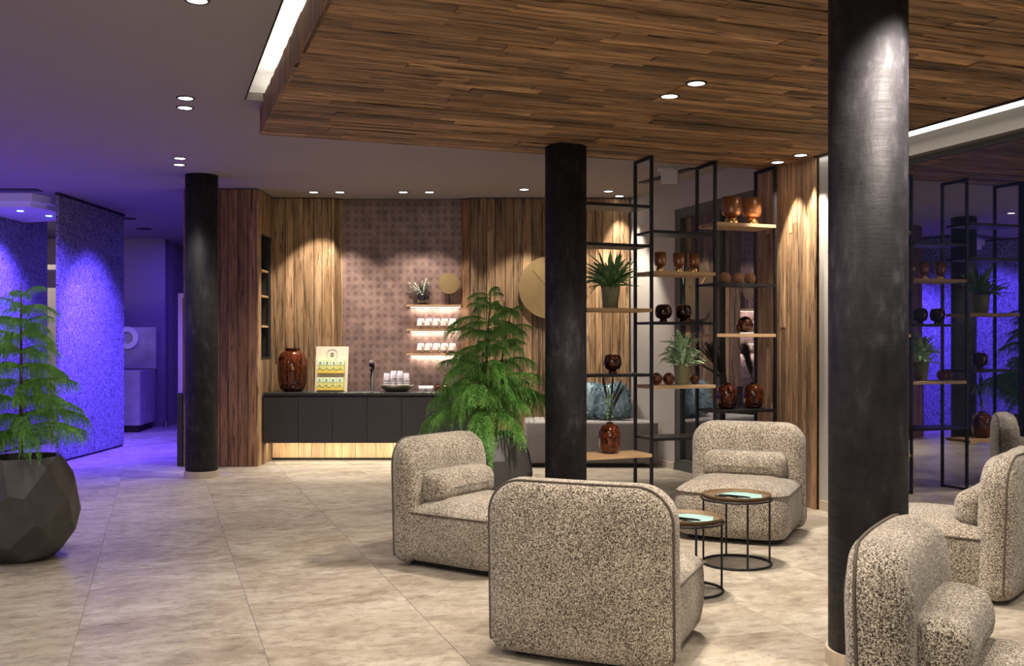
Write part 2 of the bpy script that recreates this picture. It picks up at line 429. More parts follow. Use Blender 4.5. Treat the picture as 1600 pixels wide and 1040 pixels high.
def plank_wall(parent, p0, p1, nrm, z0, z1, mat, width=0.128, brk=0.0, T=0.02, skip=None):
    """vertical planks between plan points p0,p1, faces along nrm"""
    p0, p1 = Vector((*p0, 0)), Vector((*p1, 0)); d = (p1-p0); Lw = d.length; d.normalize(); nrm = Vector((*nrm, 0)); nrm = (nrm - d*nrm.dot(d)).normalized()
    x = 0.0
    while x < Lw - 0.01:
        wd = min(width*random.uniform(0.8, 1.2), Lw-x)
        if Lw-x-wd < 0.04: wd = Lw-x
        segs = [(z0, z1)]
        if random.random() < brk:
            q = random.uniform(z0+0.4, z1-0.4); segs = [(z0, q), (q, z1)]
            if random.random() < brk*0.5 and z1-q > 0.9:
                q2 = random.uniform(q+0.35, z1-0.3); segs = [(z0, q), (q, q2), (q2, z1)]
        for a, b in segs:
            spans = [(a, b)]
            if skip and x+wd > skip[0] and x < skip[1]:
                spans = [(a, min(b, skip[2])), (max(a, skip[3]), b)]
            for a1, b1 in spans:
                if b1-a1 < 0.03: continue
                t = T + random.uniform(-0.004, 0.004)
                # right handed frame: length x width = normal
                org = p0 + d*(x+0.001) + UP*a1
                if UP.cross(d).dot(nrm) > 0: plank(parent, org, UP, d, nrm, b1-a1-0.003, wd-0.004, t, mat)
                else: plank(parent, org + d*(wd-0.003), UP, -d, nrm, b1-a1-0.003, wd-0.004, t, mat)
        x += wd

# ------------------------------------------------------------------ floor
floor = struct(empty('floor'))
bm = bmesh.new(); prism(bm, [(-13, -4), (7.5, -4), (7.5, 22), (-13, 22)], -0.12, -0.003); bobj('slab', bm, 'grout', floor)
TF = math.radians(19.6); fu = Vector((math.cos(TF), math.sin(TF), 0)); fv = Vector((-math.sin(TF), math.cos(TF), 0))
bm = bevel_box(0.0015, 0.885-0.0015, 0.0015, 1.77-0.0015, -0.01, 0.0, 0.0012, 1)
bmesh.ops.recalc_face_normals(bm, faces=bm.faces); tme = bpy.data.meshes.new('tile'); bm.to_mesh(tme); bm.free()
for i in range(-12, 12):
    for j in range(-1, 12):
        off = 0.0 if i % 2 else 0.885
        org = fu*(0.487 + 0.885*i) + fv*(1.77*j + off)
        c = org + fu*0.44 + fv*0.88
        if not (-11.5 < c.x < 6.5 and -0.5 < c.y < 21): continue
        if c.y < 2.6: pass
        o = link('tile', tme, 'tile', floor); o.location = org; o.rotation_euler = (0, 0, TF)

# ------------------------------------------------------------------ plaster ceiling with lowered timber ceiling
ceil = struct(empty('ceiling'))
def uvp(lst): return [tuple(uv(a, b))[:2] for a, b in lst]
bm = bmesh.new()
prism(bm, uvp([(-12, -14), (-0.13, -14), (-0.13, 14), (-12, 14)]), CEI, CEI+0.06)
prism(bm, uvp([(-0.13, 0.0), (5.9, 0.0), (5.9, 14), (-0.13, 14)]), CEI, CEI+0.06)
prism(bm, uvp([(-0.13, -0.24), (0, -0.24), (0, 0), (-0.13, 0)]), CEI, CEI+0.06)
bobj('plaster_sheet', bm, 'ceiling', ceil)
# cove slot beside the timber ceiling
bm = bmesh.new()
prism(bm, uvp([(-0.14, -9), (-0.13, -9), (-0.13, -0.24), (-0.14, -0.24)]), CEI+0.0, CEI+0.22)
prism(bm, uvp([(-0.14, -9), (0.3, -9), (0.3, -0.24), (-0.14, -0.24)]), CEI+0.22, CEI+0.24)
prism(bm, uvp([(-0.14, -0.24), (0.3, -0.24), (0.3, -0.23), (-0.14, -0.23)]), CEI+0.061, CEI+0.22)
bobj('cove_lining', bm, 'white', ceil)
bm = bmesh.new(); prism(bm, uvp([(0.06, -9), (0.10, -9), (0.10, -0.3), (0.06, -0.3)]), CEI+0.03, CEI+0.045); bobj('light_tape', bm, 'led', ceil)
l = light('AREA', uv(0.02, -4.2, CEI+0.08), 4.5, (1, 0.96, 0.9), uv(-0.10, -4.2, CEI+0.24), sx=0.05, sy=7.8)
l.rotation_euler = (PI*0.92, 0, 0); l.rotation_euler = (0, math.radians(-160), TH)
# timber core
core = link('lowered_soffit', bpy.data.meshes.new('core'), 'oak_dark', ceil)
bm = bmesh.new()
prism(bm, uvp([(0.022, -9), (4.80, -9), (4.80, -0.02), (4.97, 0.55), (4.74, 0.11), (0.022, -0.004)][:3] + [(4.80, -0.004), (0.022, -0.004)]), SOF+0.02, CEI+0.03)
bm.to_mesh(core.data); bm.free()
u3, v3 = Vector((UX, UY, 0)), Vector((-UY, UX, 0))
nrow = 44; rw = 0.108; var = {}
for r in range(nrow):
    x = 0.0; v = -(r+1)*rw
    while x < 4.80:
        L = random.choice((0.45, 0.7, 0.9, 1.1, 1.3, 1.6))
        if x == 0: L *= random.choice((0.4, 0.7, 1))
        if 4.80-x-L < 0.2: L = 4.80-x
        kk = random.randint(0, 2) if L in (0.45, 0.7, 0.9, 1.1, 1.3, 1.6) else None
        T = random.choice((0.016, 0.019, 0.022, 0.026))
        if r == 0 or x == 0: T = 0.02
        # face down: length u, width v => u x v = +z ; need -z so width = -v
        plank(core, uv(x, v+rw, SOF+0.02), u3, -v3, -UP, L-0.002, rw-0.002, T, 'oak_ceiling', key=kk)
        x += L
    if len([c for c in core.children]) > 292: break
print('ceiling planks', len(core.children), 'rows', r)
for i in range(34):                                   # upright boards of the left edge
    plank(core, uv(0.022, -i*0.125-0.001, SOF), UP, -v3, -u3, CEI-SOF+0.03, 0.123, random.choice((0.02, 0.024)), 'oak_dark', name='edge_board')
bm = bmesh.new(); prism(bm, uvp([(0.0, -0.004), (4.8, -0.004), (4.8, 0.012), (0.0, 0.012)]), SOF-0.002, CEI+0.0); bobj('edge_trim', bm, 'oak_dark', ceil)
bm = bmesh.new(); prism(bm, uvp([(4.80, -9), (4.82, -9), (4.82, -0.7), (4.80, -0.7)]), SOF-0.012, CEI); bobj('shadow_trim', bm, 'black_matt', ceil)
# window-side luminous cove + bulkhead over the window
st = empty('strip_light', uv(4.95, -4.2, SOF), TH, 'long white light strip in the ceiling above the big window', 'light strip')
bm = bmesh.new(); box(bm, -0.122, 0.10, -4.8, 2.95, 0.016, 0.045); bobj('diffuser', bm, 'strip', st)
bm = bmesh.new(); box(bm, -0.125, 0.095, -4.82, 2.93, 0.045, 0.09); bobj('housing', bm, 'white', st)
light('AREA', uv(4.93, -3.7, SOF-0.01), 15, (1, 0.96, 0.9), uv(4.95, -3.7, 0), sx=0.18, sy=6, spread=110).rotation_euler = (0, 0, TH)
bm = bmesh.new(); prism(bm, uvp([(4.82, -9), (5.9, -9), (5.9, 0.0), (4.82, 0.0)]), CEI, CEI+0.06); bobj('window_side_sheet', bm, 'ceiling', ceil)

# ------------------------------------------------------------------ walls
BY = 12.9
wb = struct(empty('wall_back'))
bm = bmesh.new(); box(bm, -4.01, 1.55, 13.09, 13.25, 0, CEI); bobj('backing', bm, 'plaster', wb)
plank_wall(wb, (-3.10, BY+0.02), (-2.31, BY+0.02), (0, -1), 0, CEI-0.01, 'oak_wall', 0.128, 0.0)
plank_wall(wb, (-2.31, BY+0.0), (-2.225, 13.04), (-0.15, -0.09), 0, CEI-0.01, 'oak_wall', 0.16, 0)
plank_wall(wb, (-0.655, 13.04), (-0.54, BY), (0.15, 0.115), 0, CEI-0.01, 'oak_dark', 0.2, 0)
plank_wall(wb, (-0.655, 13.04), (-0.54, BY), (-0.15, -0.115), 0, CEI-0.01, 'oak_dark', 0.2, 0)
plank_wall(wb, (-0.54, BY+0.02), (1.53, BY+0.02), (0, -1), 0, CEI-0.01, 'oak_wall', 0.115, 0.45)
bm = bmesh.new(); box(bm, -2.235, -0.64, 13.045, 13.09, 0, CEI-0.01); bobj('wallpaper', bm, 'paper', wb)
bm = bmesh.new(); box(bm, -3.1, -0.6, BY-0.005, BY+0.03, 0, 0.03); bobj('shadow_gap', bm, 'black_matt', wb)

# timber box on the left with a niche in its flank
wn = struct(empty('wall_niche_side'))
bm = bmesh.new()
box(bm, -3.99, -3.46, 12.14, 13.1, 0, CEI-0.005); box(bm, -3.47, -3.123, 12.14, 13.1, 0, 1.30); box(bm, -3.47, -3.123, 12.14, 13.1, 2.88, CEI-0.005)
box(bm, -3.47, -3.123, 12.14, 12.26, 1.29, 2.89); box(bm, -3.47, -3.123, 12.74, 13.1, 1.29, 2.89)
bobj('box_core', bm, 'black_matt', wn)
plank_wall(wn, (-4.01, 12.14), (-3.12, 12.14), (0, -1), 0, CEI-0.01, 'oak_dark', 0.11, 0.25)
plank_wall(wn, (-3.122, 12.12), (-3.122, BY+0.02), (1, 0), 0, CEI-0.01, 'oak_wall', 0.13, 0.0, skip=(0.15, 0.60, 1.32, 2.86))
bm = bmesh.new(); box(bm, -4.012, -3.99, 12.12, 13.1, 0, CEI-0.01); bobj('end_board', bm, 'oak_wall', wn)
for z in (1.42, 1.72, 2.10, 2.42):
    bm = bmesh.new(); box(bm, -3.46, -3.125, 12.262, 12.738, z-0.012, z+0.012)
    if z > 1.5: bobj('niche_shelf', bm, 'oak_shelf', wn)
    else: bm.free()
bm = bmesh.new()
for a in ((12.255, 12.27, 1.32, 2.86), (12.725, 12.74, 1.32, 2.86)): box(bm, -3.13, -3.098, a[0], a[1], a[2], a[3])
for a in ((1.315, 1.33), (2.85, 2.865)): box(bm, -3.13, -3.098, 12.255, 12.74, a[0], a[1])
bobj('niche_frame', bm, 'black_matt', wn)

# right hand rear wall, timber pier, window wall
W3 = uv(4.84, -0.70); W1 = uv(5.03, 0.52)
wr = struct(empty('wall_right'))
pts = [uv(UW, 3.42), uv(UW, 2.28)]
bm = bmesh.new()
prism(bm, uvp([(5.05, 2.28), (5.3, 2.28), (5.3, 4.4), (5.05, 4.4)]), 0, CEI)
prism(bm, uvp([(5.05, -0.2), (5.3, -0.2), (5.3, 2.28), (5.05, 2.28)]), 3.10, CEI)
prism(bm, uvp([(4.865, -1.10), (5.3, -1.10), (5.3, -0.70), (4.865, -0.70)]), 0, CEI)
bobj('masonry', bm, 'plaster', wr)
bm = bmesh.new(); prism(bm, uvp([(5.06, -9), (5.3, -9), (5.3, -1.10), (5.06, -1.10)]), 3.05, CEI); bobj('bulkhead', bm, 'taupe', wr)
bm = bmesh.new(); prism(bm, uvp([(4.87, -0.69), (5.3, -0.69), (5.3, 0.50), (5.055, 0.50)]), 0, CEI); bobj('pier_core', bm, 'oak_dark', wr)
nn = (W1-W3).normalized(); nx = Vector((-nn.y, nn.x, 0))
plank_wall(wr, W3[:2], W1[:2], tuple(nx)[:2], 0, SOF+0.18, 'oak_wall', 0.085, 0.75)
plank_wall(wr, uv(5.03, 0.52)[:2], uv(5.2, 0.52)[:2], tuple(v3)[:2], 0, CEI-0.01, 'oak_wall', 0.1, 0)
bm = bmesh.new()
prism(bm, uvp([(5.035, 2.28), (5.05, 2.28), (5.05, 3.4), (5.035, 3.4)]), 0, 0.08)
bobj('baseboard', bm, 'stone_base', wr)
bm = bmesh.new(); prism(bm, uvp([(4.85, -1.11), (4.866, -1.11), (4.866, -0.72), (4.85, -0.72)]), 0, 0.09); bobj('pier_baseboard', bm, 'stone_base', wr)

def window(name, va, vb, zt, ub, panes, base=0.0, fw=0.08, top=True):
    """framed glazing in the line u=ub from v=va to v=vb"""
    wd = struct(empty(name)); bm = bmesh.new(); d0, d1 = ub, ub+0.08
    def bar(a, b, z0, z1): prism(bm, uvp([(d0, a), (d1, a), (d1, b), (d0, b)]), z0, z1)
    bar(va, vb, base, base+fw+0.02); bar(va, vb, zt-fw, zt)
    bar(va, va+fw, base+fw, zt-fw); bar(vb-fw, vb, base+fw, zt-fw)
    n = len(panes)
    for q in panes[1:-1]: bar(q-0.05, q+0.05, base+fw, zt-fw)
    bobj('window_frame', bm, 'frame_green', wd)
    for a, b in zip(panes, panes[1:]):
        bm = bmesh.new(); prism(bm, uvp([(ub+0.035, a+0.04), (ub+0.041, a+0.04), (ub+0.041, b-0.04), (ub+0.035, b-0.04)]), base+fw, zt-fw)
        bobj('pane', bm, 'pane', wd)
    return wd
window('window_1', 0.4, 2.28, 3.10, 5.06, [0.44, 1.34, 2.20], fw=0.11)
window('window_2', -9.0, -1.102, 3.05, 5.15, [-9.0, -1.13], fw=0.035)
# outside: paving beyond the glass
bm = bmesh.new(); prism(bm, uvp([(5.35, -12), (14, -12), (14, 6), (5.35, 6)]), -0.15, -0.05)
o = bobj('terrace', bm, 'grout'); struct(o)

# enclosing walls outside the frame
wf = struct(empty('wall_front')); bm = bmesh.new(); box(bm, -13, 8, -4.2, -4, 0, CEI); bobj('masonry', bm, 'plaster', wf)
wl = struct(empty('wall_left'))
bm = bmesh.new(); box(bm, -11.2, -11, -4, 22, 0, CEI); bobj('masonry', bm, 'dusky', wl)
# combed render partitions
pA = struct(empty('wall_left_inner')); bm = bmesh.new(); box(bm, -7.25, -7.0, 11.3, 14.95, 0.03, CEI-0.03); bobj('combed_render', bm, 'combed', pA)
bm = bmesh.new(); box(bm, -7.22, -7.03, 11.33, 14.92, 0, 0.03); box(bm, -7.22, -7.03, 11.33, 14.92, CEI-0.03, CEI); bobj('shadow_gap', bm, 'black_matt', pA)
pB = struct(empty('wall_centre')); bm = bmesh.new(); box(bm, -5.725, -5.69, 12.45, 14.55, 0.03, CEI-0.035); bobj('combed_render', bm, 'combed', pB)
bm = bmesh.new(); box(bm, -5.72, -5.70, 12.47, 14.53, 0, 0.03); box(bm, -5.73, -5.68, 12.44, 14.56, CEI-0.035, CEI); bobj('shadow_gap', bm, 'black_matt', pB)
# far hall
wh = struct(empty('wall_far'))
bm = bmesh.new(); box(bm, -9.2, -6.30, 18.0, 18.2, 0, CEI); bobj('hall_wall', bm, 'dusky', wh)
bm = bmesh.new(); prism(bm, [(-6.29, 17.99), (-6.5, 19.4), (-6.6, 19.4), (-6.35, 18.1)], 0, CEI); bobj('hall_return', bm, 'plaster', wh)
bm = bmesh.new(); prism(bm, [(-6.28, 18.0), (-6.48, 19.4), (-6.52, 19.4), (-6.32, 18.0)], 0, 0.09); bobj('hall_baseboard', bm, 'stone_base', wh)
bm = bmesh.new(); box(bm, -6.9, -3.6, 19.4, 19.6, 0, CEI); bobj('end_wall', bm, 'dusky', wh)
bm = bmesh.new(); box(bm, -12, -7.4, 21.4, 21.6, 0, CEI); bobj('rear_wall', bm, 'plaster', wh)
bm = bmesh.new(); box(bm, -4.2, -4.0, 13.1, 21.5, 0, CEI); bobj('hall_side', bm, 'dusky', wh)
bm = bmesh.new(); box(bm, -9.9, -7.05, 16.3, 16.45, 0.0, 2.42); bobj('cream_panel', bm, 'cream', wh)
bm = bmesh.new(); box(bm, -9.9, -7.05, 16.28, 16.47, 2.72, 2.80); bobj('cream_ledge', bm, 'cream', wh)
# door frame + black panel seen left of the column
dr = struct(empty('door_1'))
bm = bmesh.new(); box(bm, -4.36, -4.30, 12.95, 13.08, 0, 2.1); box(bm, -4.25, -4.22, 12.95, 13.08, 0, 2.1); box(bm, -4.36, -4.05, 12.95, 13.08, 2.1, 2.16); bobj('door_frame', bm, 'stone_base', dr)
bm = bmesh.new(); box(bm, -4.31, -4.24, 13.0, 13.05, 0, 2.1); bobj('door_leaf', bm, 'oak_dark', dr)
o = bobj('low_panel', bevel_box(-4.10, -4.03, 12.14, 12.62, 0.0, 0.90, 0.004, 1), 'black_matt'); tag(o, 'low black upright panel beside the timber box, left of the rear column', 'panel')

# ------------------------------------------------------------------ columns
def column(px, Y, top, label):
    t = empty('column', P(px, Y, 0), 0, label, 'column')
    bm = lathe([(0, 0.0), (0.178, 0.0), (0.178, top), (0, top)], 64); o = bobj('shaft', bm, 'column', t)
    for p in o.data.polygons: p.use_smooth = abs(p.normal.z) < 0.5
    t2 = PI*2/7
    n = 28
    for k in range(n):                                # facing stones of the base ring
        bm = bmesh.new(); a0, a1 = 2*PI*k/n+0.004, 2*PI*(k+1)/n-0.004
        prism(bm, [(0.178*math.cos(a0), 0.178*math.sin(a0)), (0.192*math.cos(a0), 0.192*math.sin(a0)), (0.192*math.cos(a1), 0.192*math.sin(a1)), (0.178*math.cos(a1), 0.178*math.sin(a1))], 0, 0.075)
        bobj('base_tile', bm, 'stone_base', t)
    return t
column(315, 11.2, CEI, 'slim black column at rear left beside the timber box')
column(884, 8.5, SOF, 'black column in the middle, behind the armchair seen from behind')
column(1356, 4.65, SOF, 'large black column at front right, nearest to the viewer')

# ------------------------------------------------------------------ downlights
def downlight(loc, label, energy=0, ang=70, tgt=None, r=0.055, col=WARM, blend=0.6, soft=0.04):
    t = empty('downlight', loc, 0, label, 'ceiling light', 'recessed ceiling spotlights')
    bobj('trim_ring', lathe([(r, 0.004), (r, -0.006), (r+0.014, -0.006), (r+0.016, 0.0), (r+0.012, 0.004)], 28), 'black_matt', t)
    bobj('lens', lathe([(0, -0.002), (r, -0.002), (r, 0.002), (0, 0.002)], 28), 'lamp', t)
    if energy:
        p = Vector(loc); tg = Vector(tgt) if tgt is not None else p - UP*3
        light('SPOT', p - UP*0.012, energy, col, tg, size=soft, angle=ang, blend=blend)
    return t
def cz(px, py, z): Y = F*(z-EYE)/(HZ-py); return Vector(((px-800)*Y/F, Y, z))
WCOL = (1, 0.90, 0.80)
downlight(cz(290, 153, CEI), 'nearer spotlight of the pair left of the timber ceiling corner', 48, 95, col=WCOL)
downlight(cz(289, 168, CEI), 'farther spotlight of the pair left of the timber ceiling corner', 48, 95, col=WCOL)
downlight(cz(281, 247, CEI), 'nearer spotlight of the pair above the rear left column', 42, 80, col=WCOL)
downlight(cz(280, 257, CEI), 'farther spotlight of the pair above the rear left column', 42, 80, (-3.55, 10.6, 0), col=WCOL)
downlight(cz(308, 0, CEI), 'spotlight cut by the top edge, left of the glowing slot', 70, 95, col=WCOL)
for px, nm, e in ((490, 'leftmost spotlight over the counter, above the amber vase', 135), (531, 'second spotlight over the counter, above the tea display', 110),
               (630, 'third spotlight over the counter, left of the mug shelves', 85), (671, 'fourth spotlight over the counter, above the mug shelves', 85)):
    Y = 12.42; downlight(((px-800)*Y/F, Y, CEI), nm, e, 74, ((px-800)*Y/F, 12.85, 0), blend=0.35)
downlight((0.15, 12.2, CEI), 'spotlight over the round brass disc, screened by the middle column', 130, 72, (0.15, 12.8, 0.0), blend=0.4)
downlight((1.20, 12.35, CEI), 'nearer spotlight of the pair over the rear bench', 150, 72, (1.2, 12.8, 0.0), blend=0.4)
downlight((1.38, 12.75, CEI), 'farther spotlight of the pair over the rear bench', 80, 60, (1.55, 12.6, 0.0), blend=0.4)
downlight(cz(1088, 130, SOF), 'nearer spotlight of the pair in the timber ceiling above the tables', 230, 112)
downlight(cz(1046, 150, SOF), 'farther spotlight of the pair in the timber ceiling above the tables', 230, 112)
downlight(cz(1215, 253, SOF), 'left spotlight above the timber pier by the rack', 140, 62, (2.62, 9.45, 0), blend=0.3)
downlight(cz(1251, 242, SOF), 'right spotlight above the timber pier by the rack', 140, 62, (2.75, 9.0, 0), blend=0.3)
for x, y, e in ((0.2, 4.3, 140), (1.9, 4.2, 120), (3.1, 3.4, 110), (0.0, 2.6, 90)):  # added spots without fittings, unseen fill over the seating
    light('SPOT', (x, y, SOF-0.012), e, WARM, (x, y, 0), size=0.05, angle=115, blend=0.6)
for x, y in ((-3.0, 3.2), (-4.6, 7.0)):  # more added fill spots, out of view on the left
    light('SPOT', (x, y, CEI-0.012), 90, WCOL, (x, y, 0), size=0.05, angle=110, blend=0.6)

# violet wash
light('SPOT', (-5.0, 12.9, 3.36), 420, VIOLET, (-4.9, 12.9, 0), size=0.08, angle=84, blend=0.8)
light('SPOT', (-5.2, 15.6, 3.36), 420, VIOLET, (-5.2, 15.6, 0), size=0.08, angle=84, blend=0.8)
light('SPOT', (-0.4, 11.3, CEI-0.02), 150, WARM2, (-0.4, 11.3, 0), size=0.06, angle=100, blend=0.8)  # warm spots added to brighten the floor before the counter, no fittings
light('SPOT', (-2.2, 10.9, CEI-0.02), 150, WARM2, (-2.2, 11.1, 0), size=0.06, angle=100, blend=0.8)
light('SPOT', (-4.35, 13.1, 3.34), 980, VIOLET, (-5.7, 13.5, 1.15), size=0.1, angle=72, blend=0.8)
light('SPOT', (-4.7, 11.6, 3.34), 560, VIOLET, (-5.7, 12.9, 0.9), size=0.1, angle=75, blend=0.9)
light('SPOT', (-6.35, 13.4, 3.1), 500, VIOLET, (-7.0, 13.4, 1.2), size=0.1, angle=110, blend=0.9)
light('SPOT', (-6.2, 12.2, 3.1), 320, VIOLET, (-7.0, 12.4, 1.2), size=0.1, angle=110, blend=0.9)
light('AREA', (-5.4, 16.6, 3.3), 48, VIOLET, (-5.6, 16.6, 0), sx=1.2, sy=2)
light('POINT', (-6.0, 10.6, 1.3), 50, (0.22, 0.09, 1.0), size=0.5)  # added unseen point light, violet fill for the left side
light('AREA', (-8.6, 15.3, 3.3), 16, (1, 0.85, 0.62), (-8.6, 16.3, 1.6), sx=2, sy=0.4)

# ------------------------------------------------------------------ ceiling fittings
cn = empty('ceiling_canopy', (0, 0, 0), 0, 'pale chamfered ceiling box with blue spots above the violet wall', 'ceiling fixture')
bm = bmesh.new(); prism(bm, [(-8.2, 12.5), (-6.05, 12.5), (-5.95, 12.78), (-5.95, 13.9), (-6.99, 14.2), (-6.99, 13.0), (-8.2, 13.0)], 3.30, 3.398); bobj('upper_box', bm, 'white', cn)
bm = bmesh.new(); prism(bm, [(-8.2, 12.56), (-6.09, 12.56), (-6.0, 12.8), (-6.0, 13.9), (-6.98, 14.2), (-6.98, 13.0), (-8.2, 13.0)], 3.235, 3.30); bobj('lower_box', bm, 'white', cn)
for x, y in ((-6.42, 12.95), (-6.28, 13.45)):
    bobj('blue_spot', lathe([(0, -0.004), (0.04, -0.004), (0.04, 0.0), (0, 0.0)], 20), 'blue_led', cn).location = (x, y, 3.234)
bm = bmesh.new(); box(bm, -6.75, -6.6, 12.75, 12.80, 3.230, 3.234); bobj('vent_slot', bm, 'black_matt', cn)
for px, py, nm in ((225, 357, 'round dark ceiling loudspeaker nearer the rear left column'), (200, 341, 'round dark ceiling loudspeaker partly behind the violet wall')):
    p = cz(px, py, CEI); t = empty('ceiling_loudspeaker', p, 0, nm, 'loudspeaker')
    bobj('grille', lathe([(0, -0.008), (0.11, -0.008), (0.11, 0), (0, 0)], 28), 'black_matt', t); bobj('rim', lathe([(0.11, 0), (0.11, -0.012), (0.125, -0.010), (0.125, 0)], 28), 'black_metal', t)
bm = bmesh.new(); p = cz(20, 296, CEI); box(bm, p.x-0.9, p.x+0.32, p.y-0.08, p.y+0.10, CEI-0.012, CEI-0.001); o = bobj('air_vent', bm, 'black_matt'); tag(o, 'long dark slot vent in the ceiling at upper left', 'vent')
a, b = cz(1003, 285, CEI), cz(1082, 262, CEI); d = (b-a).normalized(); n2 = Vector((-d.y, d.x, 0))*0.05
bm = bmesh.new(); prism(bm, [tuple(q)[:2] for q in (a+n2, b+n2, b-n2, a-n2)], CEI-0.012, CEI-0.001); o = bobj('air_vent', bm, 'black_matt'); tag(o, 'slim dark slot vent in the ceiling behind the shelving rack', 'vent')
es = empty('hanging_sign', cz(1046, 262, CEI), math.radians(-12), 'blank white sign panel hanging from the ceiling behind the rack', 'sign')
bobj('sign_plate', bevel_box(-0.09, 0.09, -0.012, 0.012, -0.17, -0.02, 0.004, 1), 'white', es); bobj('mounting_arm', bevel_box(-0.13, 0.05, -0.02, 0.02, -0.03, 0.0, 0.003, 1), 'white', es)

# ------------------------------------------------------------------ counter and what stands on it
ct = empty('counter_cabinet', (-3.09, 12.32, 0), 0, 'long wall-hung charcoal cabinet with flush doors and black top', 'cabinet')
bm = bmesh.new(); box(bm, 0.0, 2.58, 0.02, 0.56, 0.275, 0.845); bobj('body', bm, 'black_matt', ct)
for k in range(6):
    bobj('door', bevel_box(0.002+k*0.43, 0.43-0.002+k*0.43, 0.0, 0.02, 0.27, 0.835, 0.0015, 1), 'cabinet', ct)
bm = bevel_box(-0.0, 2.60, -0.012, 0.575, 0.862, 0.896, 0.002, 1); bobj('worktop', bm, 'worktop', ct)
bm = bmesh.new(); box(bm, 0.0, 2.58, 0.03, 0.56, 0.844, 0.863); bobj('shadow_rail', bm, 'black_matt', ct)
pl = empty('cabinet_plinth', (0, 0, 0), 0, 'lit pale oak plinth boards under the charcoal cabinet', 'plinth')
x = -3.09
while x < -0.52:
    wd = random.choice((0.17, 0.22, 0.27)); wd = min(wd, -0.5-x)
    plank(pl, (x+wd-0.001, 12.80, 0.035), UP, (-1, 0, 0), (0, -1, 0), 0.30, wd-0.002, 0.02, 'oak_light', name='plinth_board'); x += wd
bm = bmesh.new(); box(bm, -3.09, -0.5, 12.80, 12.86, 0.0, 0.335); bobj('plinth_core', bm, 'black_matt', pl)
light('AREA', (-1.8, 12.55, 0.262), 9.5, (1, 0.88, 0.72), (-1.8, 12.62, 0), sx=2.5, sy=0.08)

def vase_amber(name, loc, R, H, label, mat='amber', cat='vase', group=None, neck=0.35, sq=1.0, tall=True):
    t = empty(name, loc, 0, label, cat, group)
    pr = [(0, 0.0), (R*0.55, 0.0), (R*0.80, H*0.06), (R*0.96, H*0.22), (R, H*0.5), (R*0.98, H*0.72), (R*0.85, H*0.86), (R*0.6, H*0.94), (R*neck, H*0.955), (R*neck*0.95, H*0.98), (R*neck*1.15, H), (R*neck*1.05, H), (R*neck*0.85, H*0.97), (R*0.55, H*0.925), (R*0.79, H*0.85), (R*0.93, H*0.7), (R*0.95, H*0.5), (R*0.9, H*0.24), (R*0.74, H*0.09), (R*0.5, H*0.04), (0, H*0.04)]
    bobj('body', lathe(pr, 40), mat, t, smooth=True)
    bm = bmesh.new(); tube(bm, [(R*neck*1.08*math.cos(a), R*neck*1.08*math.sin(a), H) for a in [2*PI*k/28 for k in range(28)]], R*0.035, 6, True); bobj('rim', bm, 'amber_dark', t, smooth=True)
    return t
CT = 0.896
vase_amber('glass_vase', P(457, 12.62, CT), 0.19, 0.545, 'large amber tortoiseshell glass vase at the left end of the counter', neck=0.5)

# tea display
td = empty('tea_display', P(517, 12.55, CT), math.radians(-6), 'leaning pale wooden display board with round emblem on the counter', 'display stand')
tilt = math.radians(-8)
RM = Matrix.Rotation(tilt, 4, 'X')
bm = bmesh.new(); box(bm, -0.21, 0.21, -0.01, 0.01, 0, 0.575, RM); bobj('board', bm, 'board', td)
bm = bmesh.new(); box(bm, -0.10, 0.10, 0.02, 0.16, 0, 0.012); box(bm, -0.02, 0.02, 0.08, 0.10, 0.0, 0.35, Matrix.Rotation(math.radians(0), 4, 'X')); bobj('rear_stand', bm, 'board', td)
bm = bmesh.new(); tube(bm, [RM @ Vector((0.072*math.cos(a), -0.0115, 0.465+0.072*math.sin(a))) for a in [2*PI*k/40 for k in range(40)]], 0.0018, 6, True); bobj('emblem_ring', bm, 'ink', td)
bm = bmesh.new()
def ln(pts, r=0.0016): tube(bm, [RM @ Vector((a, -0.0115, 0.465+b)) for a, b in pts], r, 5)
ln([(-0.022, 0.026), (0.024, 0.026), (0.024, -0.006), (-0.022, -0.006), (-0.022, 0.026)]); ln([(-0.035, -0.026), (-0.018, -0.008), (0, -0.022), (0.02, -0.008), (0.036, -0.026)]); ln([(-0.012, 0.016), (0.014, 0.016)]); ln([(-0.012, 0.007), (0.014, 0.007)]); ln([(0, -0.006), (0, -0.03)])
bobj('emblem_drawing', bm, 'ink', td)
for r, zz in ((0, 0.235), (1, 0.02)):
    bm = bmesh.new(); box(bm, -0.175, 0.175, -0.075, -0.01, zz-0.008, zz, RM); box(bm, -0.175, 0.175, -0.078, -0.074, zz-0.008, zz+0.02, RM); bobj('ledge', bm, 'ochre', td)
MW = Matrix.Translation(td.location) @ Matrix.Rotation(math.radians(-6), 4, 'Z')
